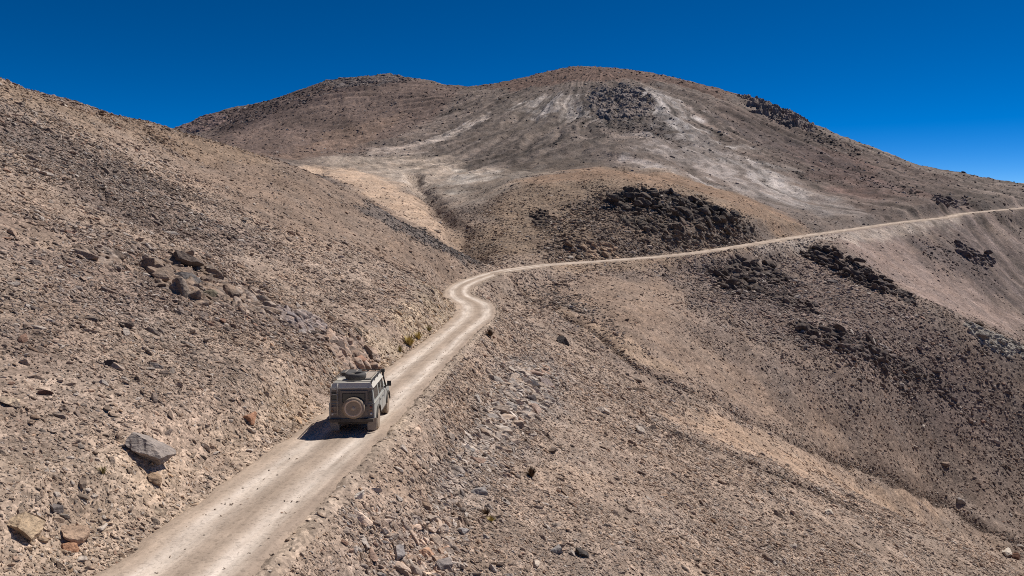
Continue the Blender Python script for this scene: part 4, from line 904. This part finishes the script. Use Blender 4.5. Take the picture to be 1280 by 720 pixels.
# ------------------------------------------------------------------ the largest loose stones, each its own object
PROTO = []
for k in range(14):
    V = cut_rock(I3, np.random.default_rng(500 + k), 10, .32, .78)
    V = V * (1 + .04 * fbm(V[:, 0] * 2 + V[:, 2], V[:, 1] * 2 - V[:, 2], 3, k)[:, None])
    me = np_mesh('stone', V, F3, None, smooth=False, quads=False); me.materials.append(ROCK_M); PROTO.append(me)
uu = 640 + F * sx / (sy * CP - szz * SP)
def where_is(i):
    x, y = sx[i], sy[i]; p = np.array([x]), np.array([y])
    t = 'pale' if scol[i].mean() > .36 else 'dark' if scol[i].mean() < .17 else 'rusty' if scol[i][0] > 1.75 * scol[i][2] + .02 else 'tan grey'
    if DENSE[0][0](*p)[0] > .4 or DENSE[2][0](*p)[0] > .4 or DENSE[1][0](*p)[0] > .4: return t, 'in the rubble band under the road shoulder'
    rside = x > np.interp(y, road[:, 1][:420], road[:, 0][:420])
    if rside and y > 95: return t, 'on the far slope beyond the wash'
    if rside: return t, 'on the open slope right of the road'
    if DENSE[15][0](*p)[0] > .4 or DENSE[5][0](*p)[0] > .4: return t, 'around the left hillside outcrops'
    return t, 'on the hillside left of the road'
for i in ind:
    o = link('stone', PROTO[int(which[i])])
    o.color = (*scol[i], 1)
    p = np.array([sx[i], sy[i], szz[i]])
    place(o, p, FR[i], dim[i], .3)
    t, wh = where_is(i)
    tag(o, 'larger ' + t + ' angular stone ' + wh, 'stone', t + ' stones ' + wh)

# ------------------------------------------------------------------ dry grass tufts
def flat(name, c, rough=.9):
    N = Nodes(name); ob = N.n('ShaderNodeTexCoord'); nz = N.n('ShaderNodeTexNoise', Scale=6.0, Detail=4.0); N.l(ob.outputs['Object'], nz.inputs['Vector'])
    r = N.ramp(nz.outputs[0], [(.3, tuple(np.array(c) * .8)), (.7, tuple(np.array(c) * 1.2))]); N.l(r, N.b.inputs['Base Color']); N.b.inputs['Roughness'].default_value = rough
    return N.m
STRAW = flat('dry_straw', lin(176, 156, 96)); TWIG = flat('dark_twig', lin(98, 78, 60)); OLIVE = flat('olive_straw', lin(136, 124, 82))
def tuft(u, v, px, m, label, nb=90, seed=0, name='grass_tuft', cat='grass tuft'):
    r = np.random.default_rng(seed + 50); p = hit(u, v); h = px / F * p[1]; Vt, Ft = [], []
    for _ in range(nb):
        a = r.uniform(0, 6.283); lean = r.uniform(.05, .9); L = h * r.uniform(.5, 1.1); b0 = np.array([math.cos(a), math.sin(a), 0]) * h * .16 * r.random()
        d = np.array([math.cos(a) * math.sin(lean), math.sin(a) * math.sin(lean), math.cos(lean)]); sd = np.array([-math.sin(a), math.cos(a), 0]) * L * .035
        mid = b0 + d * L * .55; tip = b0 + d * L + np.array([0, 0, -.12 * L * lean]); k = len(Vt)
        Vt += [b0 - sd, b0 + sd, mid + sd * .8, mid - sd * .8, tip]; Ft += [(k, k + 1, k + 2, k + 3), (k + 3, k + 2, k + 4)]
    me = bpy.data.meshes.new(name); me.from_pydata([tuple(q) for q in Vt], [], Ft); me.materials.append(m)
    o = link(name, me); o.location = p; tag(o, label, cat, 'dry tufts on the slopes'); return o
tuft(512, 432, 16, STRAW, 'largest yellow green grass tuft on the inner bank ahead of the vehicle', 150, 1)
tuft(523, 424, 12, STRAW, 'yellow grass tuft just beyond the largest one on the inner bank', 100, 2)
tuft(536, 414, 10, OLIVE, 'olive grass tuft farthest along the inner bank', 90, 3)
tuft(500, 440, 10, OLIVE, 'small olive tuft nearest the vehicle on the inner bank', 80, 4)
tuft(612, 421, 12, TWIG, 'dark round shrub at the outer edge of the road bend', 140, 5, 'dry_shrub', 'shrub')
tuft(608, 644, 12, TWIG, 'dark brown dry shrub in the lower rubble', 120, 6, 'dry_shrub', 'shrub')
tuft(664, 596, 15, TWIG, 'dark shrub with grass around it on the right slope', 140, 7, 'dry_shrub', 'shrub')
tuft(614, 652, 10, STRAW, 'straw tuft beside the dark brown dry shrub', 80, 8)
tuft(129, 592, 12, OLIVE, 'olive tuft on the left slope beside the largest grey boulder', 80, 9)
# ------------------------------------------------------------------ off-road vehicle (x right, y forward, z up, rear axle over the origin)
def paint_m(name, c, dust, rough=.55, dscale=2.2):
    """paint under a film of road dust, thicker low down"""
    N = Nodes(name); tc = N.n('ShaderNodeTexCoord'); nz = N.n('ShaderNodeTexNoise', Scale=dscale, Detail=7.0, Roughness=.65); N.l(tc.outputs['Object'], nz.inputs['Vector'])
    sp = N.n('ShaderNodeSeparateXYZ'); N.l(tc.outputs['Object'], sp.inputs[0])
    f = N.n('ShaderNodeMath', operation='MULTIPLY_ADD'); N.l(sp.outputs[2], f.inputs[0]); f.inputs[1].default_value = -.28; N.l(nz.outputs[0], f.inputs[2])
    fac = N.ramp(f.outputs[0], [(.02, grey(.25)), (.45, grey(.9))])
    m = N.n('ShaderNodeMix', data_type='RGBA'); N.l(fac, m.inputs[0]); m.inputs[6].default_value = (*c, 1); m.inputs[7].default_value = (*dust, 1)
    N.l(m.outputs[2], N.b.inputs['Base Color']); N.b.inputs['Roughness'].default_value = rough; N.b.inputs['Specular IOR Level'].default_value = .4
    return N.m
DUST = lin(168, 150, 130)
BODY = paint_m('dusty_grey_green_paint', lin(158, 164, 158), lin(182, 174, 162), .5)
ROOFP = paint_m('dusty_white_paint', lin(200, 196, 186), lin(190, 176, 156), .5)
REARP = paint_m('dusty_rear_panel', lin(116, 110, 100), lin(150, 132, 114), .75)
BLACK = paint_m('dusty_black_trim', lin(36, 36, 36), lin(96, 86, 76), .7)
TYRE = paint_m('dusty_rubber', lin(40, 39, 38), lin(160, 142, 122), .9, 5)
RUBBER = paint_m('black_rubber', lin(40, 41, 43), lin(84, 80, 76), .8, 5)
FLAP = paint_m('dusty_mud_flap', lin(120, 110, 98), lin(172, 156, 138), .9)
COVER = paint_m('dust_caked_cover', lin(200, 172, 146), lin(212, 188, 164), .9, 4)
STEEL = paint_m('dusty_steel', lin(150, 148, 144), lin(168, 154, 138), .55)
DARKM = paint_m('dark_underbody', lin(40, 37, 34), lin(84, 74, 64), .9)
def glass_m():
    N = Nodes('dark_dusty_glass'); N.b.inputs['Base Color'].default_value = (*lin(52, 54, 54), 1); N.b.inputs['Roughness'].default_value = .18; N.b.inputs['Specular IOR Level'].default_value = .6; return N.m
GLASS = glass_m()
def lamp_m(name, c):
    N = Nodes(name); N.b.inputs['Base Color'].default_value = (*lin(*c), 1); N.b.inputs['Roughness'].default_value = .3; N.b.inputs['Specular IOR Level'].default_value = .5; return N.m
REDL, AMBL, CLRL = lamp_m('red_lens', (118, 60, 52)), lamp_m('amber_lens', (158, 116, 80)), lamp_m('clear_lens', (214, 208, 198))

def finish(name, bm, m, parent, bevel=0., smooth=False):
    if bevel: bmesh.ops.bevel(bm, geom=[e for e in bm.edges if len(e.link_faces) == 2 and e.calc_face_angle(0) > .5], offset=bevel, segments=2, affect='EDGES', profile=.5, clamp_overlap=True)
    bmesh.ops.recalc_face_normals(bm, faces=bm.faces)
    me = bpy.data.meshes.new(name); bm.to_mesh(me); bm.free(); me.materials.append(m)
    if smooth:
        for p in me.polygons: p.use_smooth = True
    return link(name, me, parent)
def add_box(bm, lo, hi, taper=None):
    x0, y0, z0 = lo; x1, y1, z1 = hi; t = taper or (0, 0, 0, 0)   # top pulled in: left, right, rear, front
    co_ = [(x0, y0, z0), (x1, y0, z0), (x1, y1, z0), (x0, y1, z0), (x0 + t[0], y0 + t[2], z1), (x1 - t[1], y0 + t[2], z1), (x1 - t[1], y1 - t[3], z1), (x0 + t[0], y1 - t[3], z1)]
    v = [bm.verts.new(c) for c in co_]
    for f in ((0, 3, 2, 1), (4, 5, 6, 7), (0, 1, 5, 4), (1, 2, 6, 5), (2, 3, 7, 6), (3, 0, 4, 7)): bm.faces.new([v[i] for i in f])
def box(name, lo, hi, m, parent, bevel=.01, taper=None):
    bm = bmesh.new(); add_box(bm, lo, hi, taper); return finish(name, bm, m, parent, bevel)
def add_tube(bm, pts_, r, n=8, closed=False):
    pts_ = [Vector(p) for p in pts_]; rings = []
    for i, p in enumerate(pts_):
        a = pts_[i - 1] if (i > 0 or closed) else p; b = pts_[(i + 1) % len(pts_)] if (i < len(pts_) - 1 or closed) else p
        d = (b - a).normalized(); up = Vector((0, 0, 1)) if abs(d.z) < .9 else Vector((1, 0, 0)); s = d.cross(up).normalized(); t = s.cross(d)
        rings.append([bm.verts.new(p + (s * math.cos(q) + t * math.sin(q)) * r) for q in (2 * math.pi * k / n for k in range(n))])
    m = len(rings)
    for i in range(m if closed else m - 1):
        for k in range(n): bm.faces.new([rings[i][k], rings[i][(k + 1) % n], rings[(i + 1) % m][(k + 1) % n], rings[(i + 1) % m][k]])
    if not closed: bm.faces.new(rings[0][::-1]); bm.faces.new(rings[-1])
def tube(name, pts_, r, m, parent, n=8, closed=False):
    bm = bmesh.new(); add_tube(bm, pts_, r, n, closed); return finish(name, bm, m, parent, 0, True)
def lathe(name, prof, m, parent, axis='X', n=36, loc=(0, 0, 0), closed=False):
    """profile of (radius, along axis) turned round the axis"""
    bm = bmesh.new(); rings = []
    for r, h in prof:
        rg = []
        for k in range(n):
            a = 2 * math.pi * k / n; c, s = r * math.cos(a), r * math.sin(a)
            q = (h, c, s) if axis == 'X' else (c, h, s) if axis == 'Y' else (c, s, h)
            rg.append(bm.verts.new(Vector(q)))
        rings.append(rg)
    L = len(rings)
    for i in range(L if closed else L - 1):
        for k in range(n): bm.faces.new([rings[i][k], rings[i][(k + 1) % n], rings[(i + 1) % L][(k + 1) % n], rings[(i + 1) % L][k]])
    if not closed:
        if prof[0][0] > 1e-4: bm.faces.new(rings[0])
        if prof[-1][0] > 1e-4: bm.faces.new(rings[-1])
    o = finish(name, bm, m, parent, 0, True); o.location = loc
    return o

CAR_D = 27.0
ri = int(np.argmin(abs(road[:, 1] - CAR_D)))
cpos = road[ri] + np.r_[nrm[ri] * .22, 0]
fwd = Vector((*(road[ri + 7, :2] - road[ri - 1, :2]), road[ri + 7, 2] - road[ri - 1, 2])).normalized()
car = link('offroad_vehicle', None); tag(car, 'dusty grey green off-road estate car with a roof rack driving away up the dirt road', 'off-road car')
fwd = (Matrix.Rotation(math.radians(5.2), 3, 'Z') @ fwd).normalized()
side_v = fwd.cross(Vector((0, 0, 1))).normalized(); upv = side_v.cross(fwd).normalized()
Mcar = Matrix.Identity(4); TALL = 1.03
for i in range(3): Mcar[i][0], Mcar[i][1], Mcar[i][2] = side_v[i] * 1.05, fwd[i], upv[i] * TALL
Mcar.translation = Vector(cpos) + Vector((0, 0, -.035))
car.matrix_world = Mcar
HW = .845
WR_ = .40
def arch(yc, zc, r, a0, a1, n=12): return [(yc + r * math.cos(a), zc + r * math.sin(a)) for a in np.linspace(a0, a1, n)]
# lower body: side outline with both wheel arches, extruded across
prof = [(-.92, .62), (-.92, 1.22), (2.02, 1.22), (2.10, 1.27), (3.30, 1.20), (3.34, .62)] + [(3.24, .58)] + arch(2.79, .46, .47, .25, math.pi - .25) + [(2.26, .52), (.55, .52)] + arch(0, .46, .47, .25, math.pi - .25) + [(-.50, .58)]
bm = bmesh.new()
for sgn in (-1, 1):
    pass
L_ = [bm.verts.new((-HW, y, z)) for y, z in prof]; R_ = [bm.verts.new((HW, y, z)) for y, z in prof]
bm.faces.new(L_); bm.faces.new(R_[::-1])
for i in range(len(prof)):
    j = (i + 1) % len(prof); bm.faces.new([L_[i], R_[i], R_[j], L_[j]])
bmesh.ops.triangulate(bm, faces=[f for f in bm.faces if len(f.verts) > 4])
finish('body', bm, BODY, car, 0)
# upper cabin between waist and roof
box('cabin', (-HW + .015, -.90, 1.222), (HW - .015, 1.98, 1.80), BODY, car, .02, (.07, .07, .02, .32))
# roof: pale cap with rounded edges and gutter
bm = bmesh.new(); add_box(bm, (-.80, -.92, 1.802), (.80, 1.68, 1.99), (.10, .10, .07, .09)); finish('roof', bm, ROOFP, car, .05)
bm = bmesh.new(); add_tube(bm, [(-.81, -.93, 1.80), (.81, -.93, 1.80), (.81, 1.69, 1.80), (-.81, 1.69, 1.80)], .018, 6, True); finish('roof_gutter', bm, ROOFP, car)
box('waist_trim', (-HW - .012, -.90, 1.17), (HW + .012, 2.0, 1.20), STEEL, car, .006)
box('bonnet', (-.66, 2.06, 1.262), (.66, 3.30, 1.32), BODY, car, .02, (.03, .03, 0, .03))
box('grille', (-.45, 3.335, .72), (.45, 3.37, 1.14), BLACK, car, .01)
box('front_bumper', (-.86, 3.40, .55), (.86, 3.56, .72), BLACK, car, .015)
for s in (-1, 1): lathe('headlight', [(.10, 0), (.10, .04), (.06, .06), (.0, .065)], CLRL, car, 'Y', 20, (s * .58, 3.335, .95))
box('underbody', (-.55, -.80, .38), (.55, 3.2, .56), DARKM, car, .02)
# glass, a touch proud of the panels (which lean in .07 over .578)
def slanted(name, y0, y1, z0, z1, s, m, parent, proud=.006, slope=.121, rad=.03):
    bm = bmesh.new()
    def X_(z): return s * (HW - .015 - slope * (z - 1.222) + proud)
    def Xi(z): return s * (HW - .015 - slope * (z - 1.222) - .02)
    q = [(y0, z0), (y1, z0), (y1, z1), (y0, z1)]
    A = [bm.verts.new((X_(z), y, z)) for y, z in q]; B = [bm.verts.new((Xi(z), y, z)) for y, z in q]
    bm.faces.new(A); bm.faces.new(B[::-1])
    for i in range(4): bm.faces.new([A[i], B[i], B[(i + 1) % 4], A[(i + 1) % 4]])
    return finish(name, bm, m, parent, 0)
for s in (-1, 1):
    for y0, y1 in ((-.70, .28), (.46, 1.02), (1.16, 1.72)):
        f = slanted('side_window', y0, y1, 1.30, 1.74, s, BLACK, car, .004); slanted('pane', y0 + .035, y1 - .035, 1.335, 1.705, s, GLASS, f, .008)
    for y0, y1 in ((.40, 1.07), (1.11, 1.97)):
        d = box('door', (min(s * (HW + .001), s * (HW + .014)), y0, .60), (max(s * (HW + .001), s * (HW + .014)), y1, 1.165), BODY, car, .006)
        box('handle', (min(s * (HW + .015), s * (HW + .04)), y0 + .08, 1.06), (max(s * (HW + .015), s * (HW + .04)), y0 + .22, 1.09), BLACK, d, .004)
    # wheel arch lips
    for yc in (0, 2.79):
        bm = bmesh.new(); add_tube(bm, [(s * (HW + .03), y, z) for y, z in arch(yc, .46, .49, .15, math.pi - .15, 14)], .035, 6); finish('arch_flare', bm, BLACK, car, 0, True)
    # mirrors
    mr_ = tube('door_mirror', [(s * .82, 1.84, 1.32), (s * 1.0, 1.86, 1.40)], .018, BLACK, car); box('mirror_head', (s * 1.04 - .08, 1.82, 1.36), (s * 1.04 + .08, 1.88, 1.57), BLACK, mr_, .02)
bm = bmesh.new(); q = [(-.70, 1.99, 1.30), (.70, 1.99, 1.30), (.66, 1.725, 1.77), (-.66, 1.725, 1.77)]
v1 = [bm.verts.new(c) for c in q]; v2 = [bm.verts.new((c[0], c[1] - .06, c[2])) for c in q]; bm.faces.new(v1); bm.faces.new(v2[::-1])
for i in range(4): bm.faces.new([v1[i], v2[i], v2[(i + 1) % 4], v1[(i + 1) % 4]])
finish('windscreen', bm, GLASS, car)
# rear face
box('rear_panel', (-.80, -.945, .66), (.80, -.922, 1.20), REARP, car, .006)
box('upper_rear_panel', (-.775, -.925, 1.225), (.775, -.880, 1.775), REARP, car, .006, (.05, .05, 0, 0))
rd = box('rear_door', (-.42, -.975, .70), (.60, -.948, 1.70), REARP, car, .008)
rw = box('rear_window', (-.34, -.985, 1.26), (.52, -.976, 1.62), BLACK, rd, .003); box('pane', (-.31, -.991, 1.29), (.49, -.986, 1.59), GLASS, rw, .002)
for x0, x1 in ((-.745, -.50), (.64, .745)):
    f = box('rear_quarter_window', (x0, -.936, 1.30), (x1, -.926, 1.66), BLACK, car, .003); box('pane', (x0 + .02, -.942, 1.325), (x1 - .02, -.937, 1.635), GLASS, f, .002)
box('door_handle', (.48, -1.0, 1.10), (.58, -.976, 1.14), BLACK, rd, .004)
# spare wheel on the rear door, under a dust-caked face
sw = link('spare_wheel', None, car); sw.location = (.10, -1.0, 1.07); sw.scale = (1.09, 1, 1.09 / TALL)
lathe('tyre', [(.20, -.16), (.30, -.19), (.36, -.17), (.385, -.12), (.385, -.02), (.35, .02), (.2, .02)], TYRE, sw, 'Y', 40, closed=False)
lathe('rim', [(.0, -.175), (.05, -.18), (.09, -.15), (.17, -.145), (.24, -.165), (.265, -.185), (.285, -.196), (.30, -.192), (.30, -.15)], COVER, sw, 'Y', 40)
lathe('hub_cap', [(.0, -.20), (.055, -.198), (.07, -.17)], STEEL, sw, 'Y', 20)
# ladder up the left of the rear face
ld = tube('rear_ladder', [(-.76, -1.02, .78), (-.76, -1.02, 1.80), (-.72, -.93, 1.98)], .018, STEEL, car)
tube('ladder_rail', [(-.52, -1.02, .78), (-.52, -1.02, 1.80), (-.50, -.93, 1.98)], .018, STEEL, ld)
for z in (.86, 1.10, 1.34, 1.58, 1.78): tube('rung', [(-.76, -1.02, z), (-.52, -1.02, z)], .015, STEEL, ld)
for s in (-1, 1):
    for z, m in ((1.08, REDL), (.94, AMBL), (.81, CLRL)):
        lathe('tail_light', [(.045, 0), (.045, -.02), (.03, -.03), (0, -.032)], m, car, 'Y', 16, (s * .72, -.946, z))
    x = s * .70
    box('mud_flap', (x - .17, -.64, .10), (x + .17, -.61, .60), FLAP, car, .005, (0, 0, 0, 0))
    box('rear_step', (s * .62 - .20, -1.12, .56), (s * .62 + .20, -.95, .64), BLACK, car, .01)
    tube('rock_slider', [(s * .80, .58, .47), (s * .80, 2.22, .47)], .045, BLACK, car)
box('rear_crossmember', (-.80, -1.0, .50), (.80, -.925, .63), BLACK, car, .01)
tube('tow_hook', [(0, -.98, .50), (0, -1.08, .47), (0, -1.12, .52)], .025, DARKM, car)
# wheels
def wheel(x, y):
    wh = link('wheel', None, car); wh.location = (x, y, WR_); s = 1 if x > 0 else -1
    lathe('tyre', [(.22, -.12), (.34, -.13), (.385, -.11), (WR_, -.07), (WR_, .07), (.385, .11), (.34, .13), (.22, .12)], TYRE, wh, 'X', 36)
    bm_r = lathe('rim', [(.0, s * .10), (.05, s * .10), (.07, s * .06), (.14, s * .05), (.19, s * .09), (.225, s * .125), (.23, s * .10)], COVER, wh, 'X', 30)
    bm = bmesh.new()
    for k in range(34):
        a = 2 * math.pi * k / 34; c, sn_ = math.cos(a), math.sin(a)
        for sx_ in (-1, 1):
            aa = a + sx_ * .045; c, sn_ = math.cos(aa), math.sin(aa); r0, r1 = WR_ - .01, WR_ + .014
            P = [(sx_ * .02, -.03), (sx_ * .115, -.03), (sx_ * .115, .03), (sx_ * .02, .03)]
            lo_ = [bm.verts.new((px_, r0 * c - t_ * sn_, r0 * sn_ + t_ * c)) for px_, t_ in P]; hi_ = [bm.verts.new((px_, r1 * c - t_ * sn_, r1 * sn_ + t_ * c)) for px_, t_ in P]
            bm.faces.new(hi_)
            for q_ in range(4): bm.faces.new([lo_[q_], lo_[(q_ + 1) % 4], hi_[(q_ + 1) % 4], hi_[q_]])
    finish('tread', bm, TYRE, wh)
for x in (-.745, .745):
    for y in (0, 2.79): wheel(x, y)
tube('rear_axle', [(-.65, 0, WR_), (.65, 0, WR_)], .06, DARKM, car); tube('front_axle', [(-.65, 2.79, WR_), (.65, 2.79, WR_)], .06, DARKM, car)
# air intake snorkel up the right windscreen pillar
sn = tube('snorkel', [(.80, 2.35, 1.20), (.86, 2.15, 1.30), (.86, 2.02, 1.38), (.80, 1.80, 1.84), (.80, 1.79, 1.97)], .042, BLACK, car)
box('snorkel_head', (.735, 1.72, 1.95), (.865, 1.90, 2.08), BLACK, sn, .03)
# roof rack: rails on posts, with slats
rk = tube('roof_rack', [(-.74, -.86, 2.10), (.74, -.86, 2.10), (.74, 1.55, 2.10), (-.74, 1.55, 2.10)], .016, BLACK, car, 8, True)
tube('rack_rail', [(-.74, -.86, 2.03), (.74, -.86, 2.03), (.74, 1.55, 2.03), (-.74, 1.55, 2.03)], .014, BLACK, rk, 8, True)
for x in (-.74, .74):
    for y in (-.86, -.06, .75, 1.55): tube('rack_post', [(x, y, 1.93 if abs(y) < 9 else 2), (x, y, 2.10)], .013, BLACK, rk)
for y in np.linspace(-.70, 1.42, 9): box('rack_slat', (-.73, y - .03, 2.035), (.73, y + .03, 2.03), STEEL, rk, .003)
# cargo lying on the rack: things of their own
def on_car(name, loc, rot=0):
    o = link(name, None); o.matrix_world = Mcar @ Matrix.Translation(loc) @ Matrix.Rotation(rot, 4, 'Z'); return o
t2 = on_car('spare_tyre', (.02, -.10, 2.032))
tag(t2, 'black spare tyre lying flat on the roof rack of the dusty vehicle', 'tyre')
lathe('tyre', [(.21, .02), (.32, .0), (.385, .03), (.40, .07), (.40, .16), (.385, .20), (.32, .23), (.21, .21), (.205, .12)], RUBBER, t2, 'Z', 40, closed=True)
lathe('rim', [(0, .10), (.06, .11), (.15, .10), (.19, .13), (.212, .19), (.212, .05)], BLACK, t2, 'Z', 30)
cs_ = on_car('storage_case', (-.30, .85, 2.032)); tag(cs_, 'dark flat storage case strapped on the roof rack ahead of the spare tyre', 'case')
box('case_body', (-.34, -.36, 0), (.34, .36, .10), BLACK, cs_, .02); box('lid', (-.35, -.37, .102), (.35, .37, .135), RUBBER, cs_, .012)
for x in (-.2, .2): box('strap', (x - .02, -.375, .136), (x + .02, .375, .141), STEEL, cs_, .001)
jc = on_car('sand_ladder', (.46, .62, 2.032)); tag(jc, 'pale metal sand ladder lying along the right side of the roof rack', 'sand ladder')
bm = bmesh.new(); add_box(bm, (-.16, -.75, 0), (.16, .75, .018)); finish('plate', bm, STEEL, jc, .004)
for x in (-.15, .15): box('side_flange', (x - .012, -.75, .0185), (x + .012, .75, .05), STEEL, jc, .003)
bpy.context.view_layer.update()
